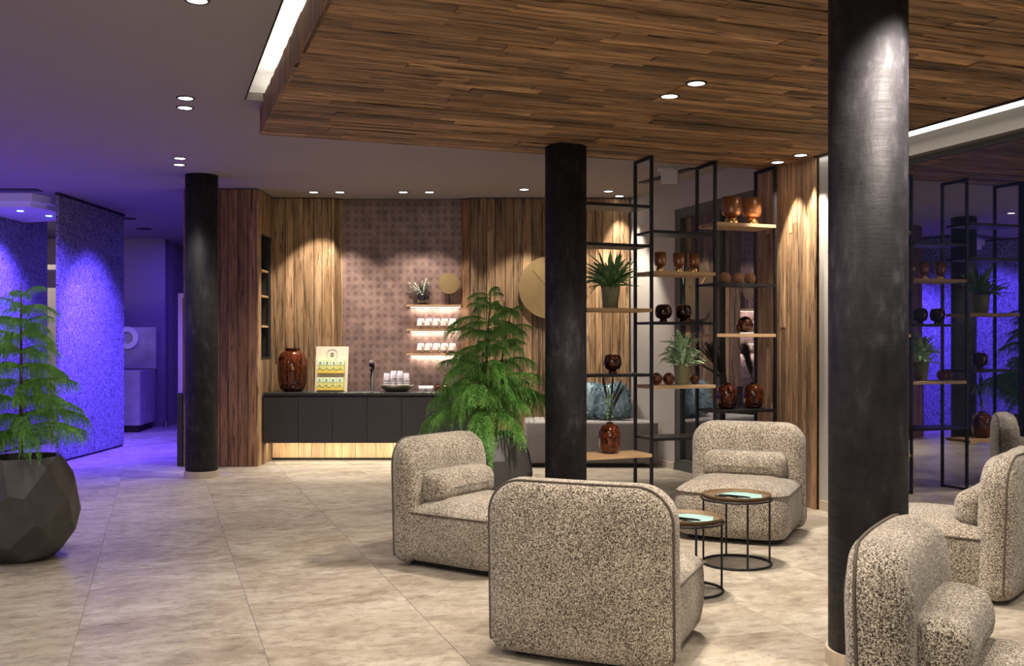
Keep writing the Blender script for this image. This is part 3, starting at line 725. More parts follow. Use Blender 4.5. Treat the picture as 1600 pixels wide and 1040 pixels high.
for r, zz in ((0, 0.235), (1, 0.02)):
    for k in range(4):
        x0 = -0.172 + k*0.087
        t = empty('tea_box', MW @ (RM @ Vector((x0, -0.012, zz))), math.radians(-6), f"small yellow tea box, {('leftmost', 'second from left', 'third from left', 'rightmost')[k]} in the {('upper', 'lower')[r]} row of the display", 'tea box', 'yellow tea boxes on the display')
        R2 = Matrix.Rotation(tilt, 4, 'X')
        bm = bmesh.new(); box(bm, 0.001, 0.085, -0.06, -0.002, 0.001, 0.155, R2); bobj('carton', bm, 'yellow', t)
        bm = bmesh.new(); box(bm, 0.003, 0.083, -0.0615, -0.06, 0.095, 0.153, R2); bobj('pale_label', bm, 'pale_green', t)
        bm = bmesh.new()
        pts = [(0.001, 0.03), (0.02, 0.04), (0.043, 0.066), (0.066, 0.04), (0.085, 0.03)]
        tube(bm, [R2 @ Vector((a, -0.0615, b)) for a, b in pts], 0.004, 5); bobj('printed_hill', bm, 'olive_ink', t)
        bm = bmesh.new(); tube(bm, [R2 @ Vector((0.043+0.009*math.cos(a), -0.0625, 0.123+0.008*math.sin(a))) for a in [2*PI*q/10 for q in range(10)]], 0.0045, 5, True); bobj('printed_dot', bm, 'blue_dot', t)
        bm = bmesh.new(); box(bm, 0.028, 0.058, -0.0622, -0.06, 0.008, 0.02, R2); bobj('printed_band', bm, 'ochre', t)

fc = empty('kitchen_tap', P(582, 12.72, CT), 0, 'black upright kitchen tap with chrome head behind the sink', 'tap')
bobj('riser', lathe([(0, 0), (0.032, 0), (0.032, 0.01), (0.026, 0.014), (0.026, 0.30), (0, 0.30)], 24), 'black_metal', fc, smooth=True)
bm = bmesh.new(); tube(bm, [(0, 0, 0.29), (0, -0.02, 0.335), (0, -0.06, 0.36), (0, -0.11, 0.355), (0, -0.14, 0.33)], [0.026, 0.03, 0.032, 0.03, 0.026], 16); bobj('spout', bm, 'black_metal', fc, smooth=True)
bobj('head_cap', lathe([(0, 0), (0.027, 0.0), (0.027, 0.012), (0, 0.014)], 20), 'chrome', fc).matrix_local = Matrix.Translation((0, -0.105, 0.372)) @ Matrix.Rotation(math.radians(60), 4, 'X')
bm = bmesh.new(); tube(bm, [(-0.0, -0.02, 0.30), (-0.05, -0.03, 0.30)], 0.012, 12); bobj('lever', bm, 'chrome', fc)
o = bobj('sink_rim', bevel_box(-0.30, 0.30, -0.15, 0.15, 0, 0.003, 0.001, 1), 'black_matt'); o.location = P(585, 12.57, CT); tag(o, 'flat black inset sink in the worktop before the tap', 'sink')

dp = P(620, 12.56, CT)
ds = lathe([(0, 0.0), (0.11, 0.0), (0.14, 0.008), (0.19, 0.05), (0.215, 0.082), (0.205, 0.085), (0.18, 0.055), (0.13, 0.018), (0, 0.016)], 40)
for v in ds.verts:
    a = math.atan2(v.co.y, v.co.x); rr = math.hypot(v.co.x, v.co.y)
    if rr > 0.15: v.co.z += 0.006*math.sin(5*a+0.6); v.co.x *= 1+0.02*math.sin(3*a)
o = bobj('serving_dish', ds, 'dish', smooth=True); o.location = dp; tag(o, 'shallow olive green dish with wavy rim holding the tumblers', 'dish')
gl = lathe([(0.0405, 0.0), (0.035, 0.085), (0, 0.085), (0, 0.080), (0.0325, 0.080), (0.038, 0.0)], 20)
bmesh.ops.recalc_face_normals(gl, faces=gl.faces); gm = bpy.data.meshes.new('tumbler'); gl.to_mesh(gm); gl.free()
rm = bmesh.new(); tube(rm, [(0.041*math.cos(a), 0.041*math.sin(a), 0.0) for a in [2*PI*k/20 for k in range(20)]], 0.0032, 6, True); rme = bpy.data.meshes.new('tumbler_rim'); rm.to_mesh(rme); rm.free()
names = ('leftmost', 'second from left', 'third from left', 'rightmost'); lv = ('bottom tumbler', 'second tumbler up', 'third tumbler up', 'fourth tumbler up', 'top tumbler')
for k in range(4):
    for j in range(5):
        if j == 4 and k not in (1, 2): continue
        g = empty('tumbler', (dp.x-0.128+k*0.083+(0.006 if j == 4 else 0), dp.y-0.01, CT+0.062+j*0.029), 0, f'clear pinkish upturned glass, {lv[j] if j < 3 or k in (1, 2) or j < 3 else "top tumbler"} of the {names[k]} stack on the dish', 'glass', 'stacked tumblers on the green dish')
        link('bowl', gm, 'tumbler', g, True); link('rim', rme, 'mug', g, True)
for k, px in enumerate((660, 671)):
    t = empty('white_bowl', P(px, 12.6, CT), 0, ('left' if k == 0 else 'right') + ' small white bowl on the counter glimpsed through the tree', 'bowl')
    bobj('bowl_body', lathe([(0, 0), (0.03, 0), (0.045, 0.03), (0.05, 0.07), (0.046, 0.07), (0.04, 0.03), (0, 0.01)], 24), 'mug', t, smooth=True); bobj('foot', lathe([(0, -0.0), (0.032, 0), (0.03, 0.006), (0, 0.006)], 20), 'mug', t)
for k, px in enumerate((684, 697)):
    vase_amber('small_jar', P(px, 12.6, CT), 0.045, 0.09, ('left' if k == 0 else 'right') + ' squat amber jar on the counter glimpsed through the tree', cat='jar', neck=0.6)

# mug shelves
sx0, sx1 = (636-800)*12.95/F, -0.66
sh = []
for i, (z, nm) in enumerate(((1.98, 'top'), (1.665, 'middle'), (1.345, 'bottom'))):
    t = empty('wall_shelf', (0, 0, z), 0, f'{nm} oak wall shelf of three with a light strip beneath', 'shelf', 'oak shelves on the wallpaper')
    bobj('board', bevel_box(sx0, sx1, 12.86, 13.043, 0, 0.028, 0.002, 1), 'oak_shelf', t)
    bm = bmesh.new(); box(bm, sx0+0.04, sx1-0.02, 13.005, 13.02, -0.006, -0.0005); bobj('light_tape', bm, 'led', t)
    light('AREA', ((sx0+sx1)/2, 13.0, z-0.01), 2.0, (1, 0.87, 0.72), ((sx0+sx1)/2, 13.03, z-0.3), sx=0.62, sy=0.015)
mh = bmesh.new(); tube(mh, [(0.02, -0.045, 0.11), (0.035, -0.075, 0.10), (0.04, -0.08, 0.07), (0.03, -0.065, 0.045), (0.02, -0.05, 0.045), (0.035, -0.06, 0.03), (0.045, -0.06, 0.009)], 0.009, 8)
bmesh.ops.recalc_face_normals(mh, faces=mh.faces); mhm = bpy.data.meshes.new('handle'); mh.to_mesh(mhm); mh.free()
mg = lathe([(0.052, 0.045), (0.050, 0.07), (0.044, 0.12), (0.036, 0.134), (0, 0.136), (0, 0.128), (0.033, 0.127), (0.040, 0.118), (0.047, 0.07), (0.048, 0.045)], 28); bmesh.ops.recalc_face_normals(mg, faces=mg.faces); mgm = bpy.data.meshes.new('cup'); mg.to_mesh(mgm); mg.free()
pg = lathe([(0, 0), (0.022, 0), (0.018, 0.01), (0.006, 0.015), (0.006, 0.128), (0, 0.128)], 14); bmesh.ops.recalc_face_normals(pg, faces=pg.faces); pgm = bpy.data.meshes.new('peg'); pg.to_mesh(pgm); pg.free()
for r, (z, rn) in enumerate(((1.665+0.028, 'middle'), (1.345+0.028, 'bottom'))):
    for k in range(5):
        t = empty('mug', P(657.5+k*12.4, 12.93, z), 0, f"upturned white mug with tan handle, {('first', 'second', 'third', 'fourth', 'fifth')[k]} from left on the {rn} shelf", 'mug', 'white mugs on the wall shelves')
        link('cup', mgm, 'mug', t, True); link('handle', mhm, 'mug_handle', t, True); link('peg', pgm, 'mug_handle', t, True)
# black ball vase with succulent-like sprigs
t = empty('ball_vase', P(660.5, 12.95, 2.008), 0, 'glossy black ball vase on the top wall shelf', 'vase')
bobj('body', lathe([(0, 0), (0.045, 0), (0.05, 0.02), (0.06, 0.03), (0.088, 0.07), (0.092, 0.10), (0.078, 0.14), (0.045, 0.16), (0.04, 0.155), (0.0, 0.14)], 32), plain('gloss_black', (0.012, 0.010, 0.010), 0.08, coat=1), t, smooth=True)
bobj('foot', lathe([(0, 0), (0.052, 0), (0.052, 0.012), (0, 0.014)], 28), 'black_matt', t)

def blade(length, width, bend, lobes=0, thick=0.0012, n=9, cup=0.15):
    """one leaf along +X"""
    bm = bmesh.new(); L, Cc, R = [], [], []
    for i in range(n+1):
        s = i/n; wv = width*math.sin(PI*min(1, s*0.93+0.07))**0.7*(1-0.25*s) + 0.0008
        if lobes: wv *= 0.75+0.4*abs(math.sin(s*lobes*PI))
        x = length*(s - 0.12*bend*s*s*s); z = length*(0.25*bend*s - 0.75*bend*s*s)
        Cc.append(bm.verts.new((x, 0, z))); L.append(bm.verts.new((x, wv, z+wv*cup))); R.append(bm.verts.new((x, -wv, z+wv*cup)))
    for i in range(n):
        bm.faces.new((R[i], R[i+1], Cc[i+1], Cc[i])); bm.faces.new((Cc[i], Cc[i+1], L[i+1], L[i]))
    me = bpy.data.meshes.new('leaf'); bm.to_mesh(me); bm.free()
    for p in me.polygons: p.use_smooth = True
    return me
def put_leaf(parent, me, mat, loc, az, el, roll=0, sc=1.0, name='leaf'):
    o = link(name, me, mat, parent)
    o.matrix_local = Matrix.Translation(loc) @ Matrix.Rotation(az, 4, 'Z') @ Matrix.Rotation(-el, 4, 'Y') @ Matrix.Rotation(roll, 4, 'X') @ Matrix.Scale(sc, 4)
    return o
# sprigs
sp = empty('silvery_sprigs', P(660.5, 12.95, 2.15), 0, 'spray of silvery leaves and dark grass in the black ball vase', 'sprigs')
lm = blade(0.032, 0.008, 0.4); gm2 = blade(0.24, 0.004, 0.25)
for az, el, L in ((175, 8, 0.22), (168, 38, 0.24), (150, 48, 0.2), (100, 62, 0.2), (60, 66, 0.22), (200, 28, 0.2), (20, 62, 0.17)):
    a, e = math.radians(az), math.radians(el); d = Vector((math.cos(a)*math.cos(e), math.sin(a)*math.cos(e)*0.5, math.sin(e)))
    bm = bmesh.new(); tube(bm, [(0, 0, 0), d*L*0.5+Vector((0, 0, 0.01)), d*L], [0.003, 0.0022, 0.0012], 5); st_ = bobj('stem', bm, 'silverleaf', sp)
    for k in range(9):
        for s in (-1, 1): put_leaf(st_, lm, 'silverleaf', d*(L*(0.25+k*0.085)), a + s*1.0, e*0.5+random.uniform(-.3, .5), name='leaf')
for k in range(16): put_leaf(sp, gm2, 'twig', (random.uniform(-.02, .02), random.uniform(-.02, .02), -0.01), random.uniform(0, 6.28), math.radians(random.uniform(60, 85)), sc=random.uniform(0.8, 1.1), name='grass_blade')
# small brass disc on a stand, large brass disc
t = empty('disc_ornament', P(702, 12.95, 2.008), 0, 'small round brass disc on a thin black stand, top wall shelf', 'ornament')
bm = lathe([(0, -0.006), (0.136, -0.006), (0.138, 0), (0.136, 0.006), (0, 0.006)], 48); o = bobj('disc', bm, 'brass', t); o.matrix_local = Matrix.Translation((0, 0, 0.28)) @ Matrix.Rotation(PI/2, 4, 'X')
bm = bmesh.new(); tube(bm, [(0, 0.008, 0.004), (0, 0.008, 0.2)], 0.007, 8); bobj('stem', bm, 'black_metal', t)
bobj('foot', lathe([(0, 0), (0.045, 0), (0.045, 0.008), (0, 0.008)], 24), 'black_metal', t)
t = empty('wall_disc', P(859, 12.86, 2.23), 0, 'large round brushed brass disc on the plank wall behind the middle column', 'wall ornament')
o = bobj('disc', lathe([(0, -0.016), (0.40, -0.016), (0.405, -0.012), (0.405, 0.03), (0, 0.03)], 72), 'brass', t); o.matrix_local = Matrix.Rotation(-PI/2, 4, 'X') @ Matrix.Scale(-1, 4, (0, 0, 1)) if False else Matrix.Rotation(PI/2, 4, 'X') @ Matrix.Translation((0, 0, 0.0))
bm = bmesh.new(); tube(bm, [(-0.225, -0.036, 0.225), (-0.03, -0.036, 0.005), (0.02, -0.036, -0.04)], 0.0045, 6); bobj('pointer', bm, 'gold', t)
bm = bmesh.new(); tube(bm, [(0.0, -0.036, 0.0), (0.17, -0.036, 0.06)], 0.0045, 6); bobj('short_pointer', bm, 'gold', t)

# ------------------------------------------------------------------ rear bench with cushions
bn = empty('upholstered_bench', (0, 0, 0), 0, 'grey tweed bench along the plank wall behind the middle column', 'bench')
bm = bmesh.new(); prism(bm, [(0.16, 12.03), (1.70, 12.03), (1.79, 12.08), (1.50, 12.86), (0.16, 12.86)], 0.05, 0.555)
bmesh.ops.bevel(bm, geom=list(bm.edges), offset=0.03, segments=3, affect='EDGES', profile=0.5); bobj('seat', bm, 'sofa', bn, smooth=True)
bobj('backrest', bevel_box(1.30, 1.50, 12.52, 12.86, 0.555, 0.95, 0.04, 3), 'sofa_dark', bn, smooth=True)
bm = bmesh.new(); box(bm, 0.2, 1.46, 12.1, 12.84, 0, 0.05); bobj('plinth', bm, 'black_matt', bn)
def fur_cushion(loc, rz, label, w=0.40, h=0.42, tiltx=0.2):
    t = empty('fur_cushion', loc, 0, label, 'cushion', 'shaggy blue cushions')
    M0 = Matrix.Rotation(rz, 4, 'Y') @ Matrix.Rotation(-tiltx, 4, 'X')
    bm = bmesh.new(); bmesh.ops.create_icosphere(bm, subdivisions=4, radius=1)
    nrm = []
    for v in bm.verts:
        x, y, z = v.co
        sx = math.copysign(abs(x)**0.55, x); szz = math.copysign(abs(z)**0.55, z)
        v.co = M0 @ Vector((sx*w/2, y*0.10, szz*h/2))
    bm.normal_update(); vs = [(v.co.copy(), v.normal.copy()) for v in bm.verts]
    bobj('cover', bm, 'fur', t, smooth=True)
    V, Fc = [], []
    for i in range(5200):
        c, n = random.choice(vs)
        c = c + Vector([random.uniform(-.012, .012) for _ in range(3)])
        if n.y > 0.4: continue
        d = (n*0.7 + Vector((random.uniform(-.8, .8), random.uniform(-.6, .2), random.uniform(-1.1, .3)))).normalized()
        s = d.cross(Vector((random.random(), random.random(), random.random()))).normalized()*0.0035
        L = random.uniform(0.03, 0.055); b0 = len(V); V += [c-s, c+s, c+d*L+Vector((0, 0, -0.006))]; Fc.append((b0, b0+1, b0+2))
    me = bpy.data.meshes.new('pile'); me.from_pydata([tuple(v) for v in V], [], Fc); o = link('fur_pile', me, 'fur', t); o['kind'] = 'stuff'
fur_cushion((0.95, 12.45, 0.80), 0.12, 'shaggy blue cushion next to the middle column, left of two')
fur_cushion((1.25, 12.34, 0.785), -0.2, 'shaggy blue cushion leaning beside the rack post, right of two')

# ------------------------------------------------------------------ shelving rack
rack = empty('shelving_rack', (0, 0, 0), 0, 'tall black metal shelving rack with staggered oak and black shelves', 'shelving')
P1 = Vector((1.249, 8.88, 0)); ru = Vector((0.622, 0.262, 0)); rd = Vector((-0.107, 0.31, 0)); rN = ru.normalized()
fp = [P1 - ru, P1, P1 + ru, P1 + ru*2]
def post(pt, top=SOF-0.004):
    a = math.atan2(ru.y, ru.x); m = Matrix.Translation(pt) @ Matrix.Rotation(a, 4, 'Z')
    bm = bmesh.new(); box(bm, -0.0125, 0.0125, -0.0125, 0.0125, 0, top, m); bobj('post', bm, 'black_metal', rack)
def bar(a, b, z, h=0.022):
    d = (b-a); L = d.length; m = Matrix.Translation(a + UP*z) @ Matrix.Rotation(math.atan2(d.y, d.x), 4, 'Z')
    bm = bmesh.new(); box(bm, 0.0125, L-0.0125, -0.0123, 0.0123, -h, 0, m); bobj('crossbar', bm, 'black_metal', rack)
for p in fp: post(p); post(p+rd); bar(p, p+rd, SOF-0.006, 0.03); bar(p, p+rd, 0.03)
def shelf(bay, z, mat, nm):
    a, b = fp[bay], fp[bay+1]; T = 0.030 if mat == 'oak_shelf' else 0.022
    w_ = (b-a).length; ang = math.atan2(ru.y, ru.x)
    dl = (b-a).normalized()
    # local x along the bay
    me_bm = bmesh.new(); box(me_bm, 0.015, w_-0.015, -0.012, rd.length-0.0, -T, 0)
    o = bobj(nm, me_bm, mat, rack); rdn = rd.normalized()
    m = Matrix((dl, rdn, UP)).transposed().to_4x4(); m.translation = a + UP*z; o.matrix_local = m
    o['label'] = 'oak shelf board' if mat == 'oak_shelf' else 'black metal shelf'
    bm = bmesh.new(); box(bm, 0.0125, w_-0.0125, -0.0125, 0.0, -T-0.004, -T*0.3 if mat != 'oak_shelf' else -T)
    if mat != 'oak_shelf':
        o2 = bobj('front_rail', bm, 'black_metal', rack); o2.matrix_local = m
    else: bm.free()
for z, k in ((2.735, 0), (2.385, 0), (1.815, 1), (1.235, 0), (0.52, 1)): shelf(0, z, 'oak_shelf' if k else 'black_metal', 'shelf')
for z, k in ((2.52, 0), (2.155, 1), (1.70, 0), (1.125, 1), (0.655, 0)): shelf(1, z, 'oak_shelf' if k else 'black_metal', 'shelf')
for z, k in ((2.625, 1), (2.065, 0), (1.595, 1), (0.885, 0), (0.40, 1)): shelf(2, z, 'oak_shelf' if k else 'black_metal', 'shelf')
def on_shelf(px, z, dep=0.5):
    """point on the shelf mid-line that shows at image column px"""
    a = P1 + rd*dep; k = (px-800)/F     # a.x + t ru.x = k (a.y + t ru.y)
    t = (k*a.y - a.x)/(ru.x - k*ru.y); q = a + ru*t; return Vector((q.x, q.y, z))

def goblet(px, z, R, label, tilt=0):
    t = empty('glass_goblet', on_shelf(px, z), 0, label, 'glass', None)
    k = R
    pr = [(0, 0), (0, 0), (0, 0), (0.0*k, 0.36*k), (0.45*k, 0.38*k), (0.80*k, 0.55*k), (0.97*k, 0.90*k), (k, 1.25*k), (0.93*k, 1.70*k), (0.75*k, 1.98*k), (0.55*k, 2.08*k), (0.48*k, 2.06*k), (0.68*k, 1.92*k), (0.86*k, 1.66*k), (0.93*k, 1.25*k), (0.9*k, 0.95*k), (0.72*k, 0.64*k), (0, 0.5*k)]
    bobj('bowl', lathe(pr[3:], 36), 'amber_dark', t, smooth=True); bobj('foot', lathe([(0, 0), (0.48*k, 0), (0.46*k, 0.12*k), (0.40*k, 0.39*k), (0, 0.4*k)], 30), 'amber_dark', t, smooth=True)
    if tilt:
        t.rotation_euler = (0, tilt, 0.3); t.location.z += k*0.62
    return t
goblet(957, 1.235, 0.083, 'dark tortoiseshell footed glass alone on the left bay of the rack')
goblet(1036.5, 1.70, 0.078, 'left of two dark footed glasses on the middle bay of the rack')
goblet(1067.5, 1.70, 0.078, 'right of two dark footed glasses on the middle bay of the rack')
goblet(1152, 1.595, 0.075, 'dark tortoiseshell footed glass tipped over on the right bay of the rack', tilt=math.radians(62))
def cup_gold(px, z, R, H, label):
    t = empty('footed_cup', on_shelf(px, z), 0, label, 'candle holder', 'copper cups with gold feet')
    bobj('cup', lathe([(0, H*0.30), (R*0.5, H*0.30), (R*0.86, H*0.36), (R*0.98, H*0.48), (R, H), (R*0.95, H), (R*0.93, H*0.5), (R*0.8, H*0.4), (0, H*0.36)], 36), 'copper_glass', t, smooth=True)
    bobj('foot', lathe([(0, 0), (R*0.62, 0), (R*0.68, H*0.04), (R*0.66, H*0.2), (R*0.45, H*0.31), (0, H*0.31)], 32), 'gold', t, smooth=True)
cup_gold(1031.5, 2.155, 0.055, 0.185, 'small copper cup on gold foot, left of three on the middle bay')
cup_gold(1060.5, 2.155, 0.055, 0.185, 'small copper cup on gold foot, middle of three on the middle bay')
cup_gold(1084, 2.155, 0.055, 0.185, 'small copper cup on gold foot, right of three on the middle bay')
cup_gold(1143, 2.625, 0.094, 0.265, 'large copper cup on gold foot, left of two at the top of the right bay')
cup_gold(1174.5, 2.625, 0.094, 0.265, 'large copper cup on gold foot, right of two at the top of the right bay')
for px, nm in ((1133, 'left'), (1153.5, 'middle'), (1172, 'right')):
    r = 0.062; p = on_shelf(px, 2.065 + r*0.96)
    bm = bmesh.new(); bmesh.ops.create_icosphere(bm, subdivisions=3, radius=r*0.86)
    t = empty('seed_ball', p, 0, f'{nm} of three rough brown seed balls on the right bay of the rack', 'ornament', 'brown seed balls')
    bobj('core', bm, 'tan_ball', t, smooth=True); bm = bmesh.new()
    for i in range(70):
        zz = 1-2*(i+.5)/70; a = i*2.399963; q = math.sqrt(1-zz*zz); d = Vector((q*math.cos(a), q*math.sin(a), zz)); s = d.orthogonal().normalized(); u2 = d.cross(s)
        base = d*r*0.8; vs = [bm.verts.new(base+(s*math.cos(w_)+u2*math.sin(w_))*0.011) for w_ in (0, 2.09, 4.19)]; tp = bm.verts.new(d*r*random.uniform(0.94, 1.02) + s*0.006)
        for a_, b_ in ((0, 1), (1, 2), (2, 0)): bm.faces.new((vs[a_], vs[b_], tp))
    o = bobj('scales', bm, 'tan_ball', t); o['kind'] = 'stuff'
for px, r, nm, dp_ in ((1025.5, 0.056, 'amber glass ball at the left end beside the mottled potted plant', .4), (1045, 0.056, 'amber glass ball just left of the olive pot on the middle bay', .25), (1085, 0.044, 'small amber glass ball right of the olive pot on the middle bay', .3)):
    t = empty('glass_ball', on_shelf(px, 1.125, dp_), 0, nm, 'glass ball')
    pr = [(r*math.sin(a)*1.0, r-r*math.cos(a)) for a in np.linspace(0, 2.75, 16)] + [(r*0.36, r*1.94), (r*0.3, r*1.9)] + [(r*0.92*math.sin(a), r-r*0.92*math.cos(a)) for a in np.linspace(2.8, 0, 14)]
    bobj('ball', lathe([(max(a, 0), b) for a, b in pr], 32), 'amber', t, smooth=True)
    bm = bmesh.new(); tube(bm, [(r*0.34*math.cos(a), r*0.34*math.sin(a), r*1.95) for a in [2*PI*k/16 for k in range(16)]], 0.003, 5, True); bobj('lip', bm, 'amber_dark', t)
VZ = ((952.5, 0.52, 0.112, 0.275, 'amber glass vase with bare twigs on the lowest shelf beside the middle column'),
      (1136, 0.885, 0.100, 0.245, 'left amber vase of two on the right bay of the rack'), (1177, 0.885, 0.100, 0.245, 'right amber vase of two on the right bay of the rack'))
for px, z, R, H, nm in VZ:
    if px < 1000: R = 0.098
    vase_amber('glass_vase', on_shelf(px, z), R, H, nm, 'amber', neck=0.32)
def feathers(p, label, n, L, lean, spread, fuzz=True):
    t = empty('dried_stems', p, 0, label, 'dried stems')
    for i in range(n):
        a = random.uniform(0, 2*PI); tl = random.uniform(0, spread)
        d = Vector((math.cos(a)*tl + lean[0], math.sin(a)*tl*0.6 + lean[1], 1)).normalized(); LL = L*random.uniform(0.75, 1.05)
        s = Vector((0, 0, -0.16)); pts = [s, Vector((0, 0, 0))+d*0.02] + [d*LL*q + Vector((lean[0]*0.25*q*q, 0, -0.05*q*q))*LL for q in (0.4, 0.7, 1.0)]
        bm = bmesh.new(); tube(bm, pts, [0.003, 0.003, 0.0025, 0.002, 0.001], 5)
        if fuzz:
            for k in range(34):
                q = 0.25 + 0.75*k/34; c = d*LL*q + Vector((lean[0]*0.25*q*q, 0, -0.05*q*q))*LL
                for s_ in (-1, 1):
                    e = (d*0.8 + Vector((random.uniform(-.6, .6), random.uniform(-.6, .6), 0))).normalized(); w_ = e.orthogonal().normalized()*0.0032
                    v = [bm.verts.new(c-w_), bm.verts.new(c+w_), bm.verts.new(c+e*random.uniform(.03, .06))]; bm.faces.new(v)
        bobj('stem', bm, 'twig', t, recalc=False)
    return t
feathers(on_shelf(1136, 0.885+0.245), 'tall dark plume stems in the left amber vase of the right bay', 26, 0.43, (-0.36, 0), 0.30)
feathers(on_shelf(1136, 0.885+0.246), 'few curved dark twigs arching left from the left amber vase', 3, 0.30, (-0.95, 0), 0.12, True)
feathers(on_shelf(1177, 0.885+0.245), 'tall dark plume stems in the right amber vase of the right bay', 24, 0.41, (-0.18, 0), 0.20)
tw = feathers(on_shelf(952.5, 0.52+0.275), 'dark pods and green sprigs in the amber vase beside the middle column', 7, 0.40, (0.10, 0), 0.22, False)
pm = blade(0.2, 0.011, -0.12, cup=0.3); lm3 = blade(0.022, 0.008, 0.3)
for k, (az, el, q) in enumerate(((0.2, 58, .16), (0.0, 50, .17), (-0.3, 66, .2), (2.5, 78, .22), (1, 84, .22), (0.3, 62, .12))): put_leaf(tw, pm, 'twig', (math.cos(az)*0.03, 0, q), az, math.radians(el), random.random()*3, 1.05, 'seed_pod')
for k in range(60):
    z = random.uniform(0.02, 0.34); put_leaf(tw, lm3, 'fern', (random.uniform(-.05, .03)*(0.6+z), random.uniform(-.03, .03), z), random.uniform(0, 6.3), random.uniform(-.2, .9), random.random()*6, random.uniform(.8, 1.3))

def pot_plant(p, label, R, H, meshes, mat, n, elr, lenr, up=0.0, pot='pot_olive'):
    t = empty('potted_plant', p, 0, label, 'potted plant')
    bobj('pot', lathe([(0, 0), (R*0.72, 0), (R*0.76, H*0.05), (R, H*0.92), (R*1.03, H), (R*0.95, H), (R*0.9, H*0.9), (0, H*0.88)], 32), pot, t, smooth=True)
    bobj('soil', lathe([(0, H*0.90), (R*0.9, H*0.90), (R*0.9, H*0.86), (0, H*0.86)], 24), 'soil', t)
    for i in range(n):
        az = i*2.399963+random.uniform(-.25, .25); el = math.radians(random.uniform(*elr)); h = random.uniform(0, up)
        o = put_leaf(t, random.choice(meshes), mat, (math.cos(az)*R*0.35, math.sin(az)*R*0.35, H*0.9+h), az, el, random.uniform(-.5, .5), random.uniform(*lenr))
    return t
fm = [blade(0.31, 0.025, b, lb) for b, lb in ((0.35, 3), (0.6, 4), (0.15, 3), (0.8, 3))]
pot_plant(on_shelf(954, 1.815), 'broad-leaved staghorn plant in an olive pot on the left bay of the rack', 0.086, 0.20, fm, 'fern', 90, (5, 85), (0.6, 1.15), 0.03)
fl = [blade(0.165, 0.019, b, 2) for b in (0.5, 0.9, 0.25)]
t = pot_plant(on_shelf(1066, 1.125), 'bushy white-mottled plant in an olive pot on the middle bay of the rack', 0.080, 0.19, fl, 'fern_lite', 150, (0, 85), (0.6, 1.15), 0.21)
for c in t.children:
    if c.name.startswith('leaf'):
        z = c.location.z-0.17; k = max(0, 1-z/0.26); c.location.x *= 1+1.6*k; c.location.y *= 1+1.3*k

# ------------------------------------------------------------------ faceted pots with indoor pines
def facet_pot(parent, R=0.375, H=0.715, seed=3):
    rnd = random.Random(seed); bm = bmesh.new(); box(bm, -1, 1, -1, 1, -0.2, 1.1)
    cz_ = 0.36; n = 42
    def cut(co, no):
        r = bmesh.ops.bisect_plane(bm, geom=bm.verts[:]+bm.edges[:]+bm.faces[:], plane_co=co, plane_no=no, clear_outer=True)
        ed = [e for e in r['geom_cut'] if isinstance(e, bmesh.types.BMEdge)]
        if ed:
            try: bmesh.ops.contextual_create(bm, geom=ed)
            except Exception: pass
    for i in range(n):
        z = 1-2*(i+.5)/n; a = i*2.399963 + rnd.uniform(-.16, .16); q = math.sqrt(1-z*z)
        d = Vector((q*math.cos(a), q*math.sin(a), z+rnd.uniform(-.06, .06))).normalized()
        Rz = 0.50 if d.z > 0 else 0.43
        # support function of the ellipsoid
        h = math.sqrt((R*d.x)**2 + (R*d.y)**2 + (Rz*d.z)**2)*rnd.uniform(0.955, 0.985)
        cut(Vector((0, 0, cz_)) + d*h, d)
    cut(Vector((0, 0, 0.0)), Vector((0, 0, -1)))
    cut(Vector((0, 0, H)), Vector((0, 0, 1)))
    top = max(bm.faces, key=lambda f: f.calc_center_median().z + f.normal.z)
    bm.normal_update()
    tops = [f for f in bm.faces if f.normal.z > 0.99 or f.normal.z < -0.99]
    tops = [f for f in tops if f.calc_center_median().z > H-0.01]
    r = bmesh.ops.inset_region(bm, faces=tops, thickness=0.025)
    g = bmesh.ops.extrude_face_region(bm, geom=tops)
    for v in g['geom']:
        if isinstance(v, bmesh.types.BMVert): v.co.z -= 0.07
    bmesh.ops.delete(bm, geom=tops, context='FACES')
    ns = len(bm.faces)
    bmesh.ops.bevel(bm, geom=[e for e in bm.edges if e.calc_length() > 0.02], offset=0.0035, segments=1, affect='EDGES')
    bobj('pot', bm, 'concrete', parent)
    bobj('soil', lathe([(0, H-0.055), (R*0.62, H-0.055), (R*0.62, H-0.075), (0, H-0.075)], 24), 'soil', parent)

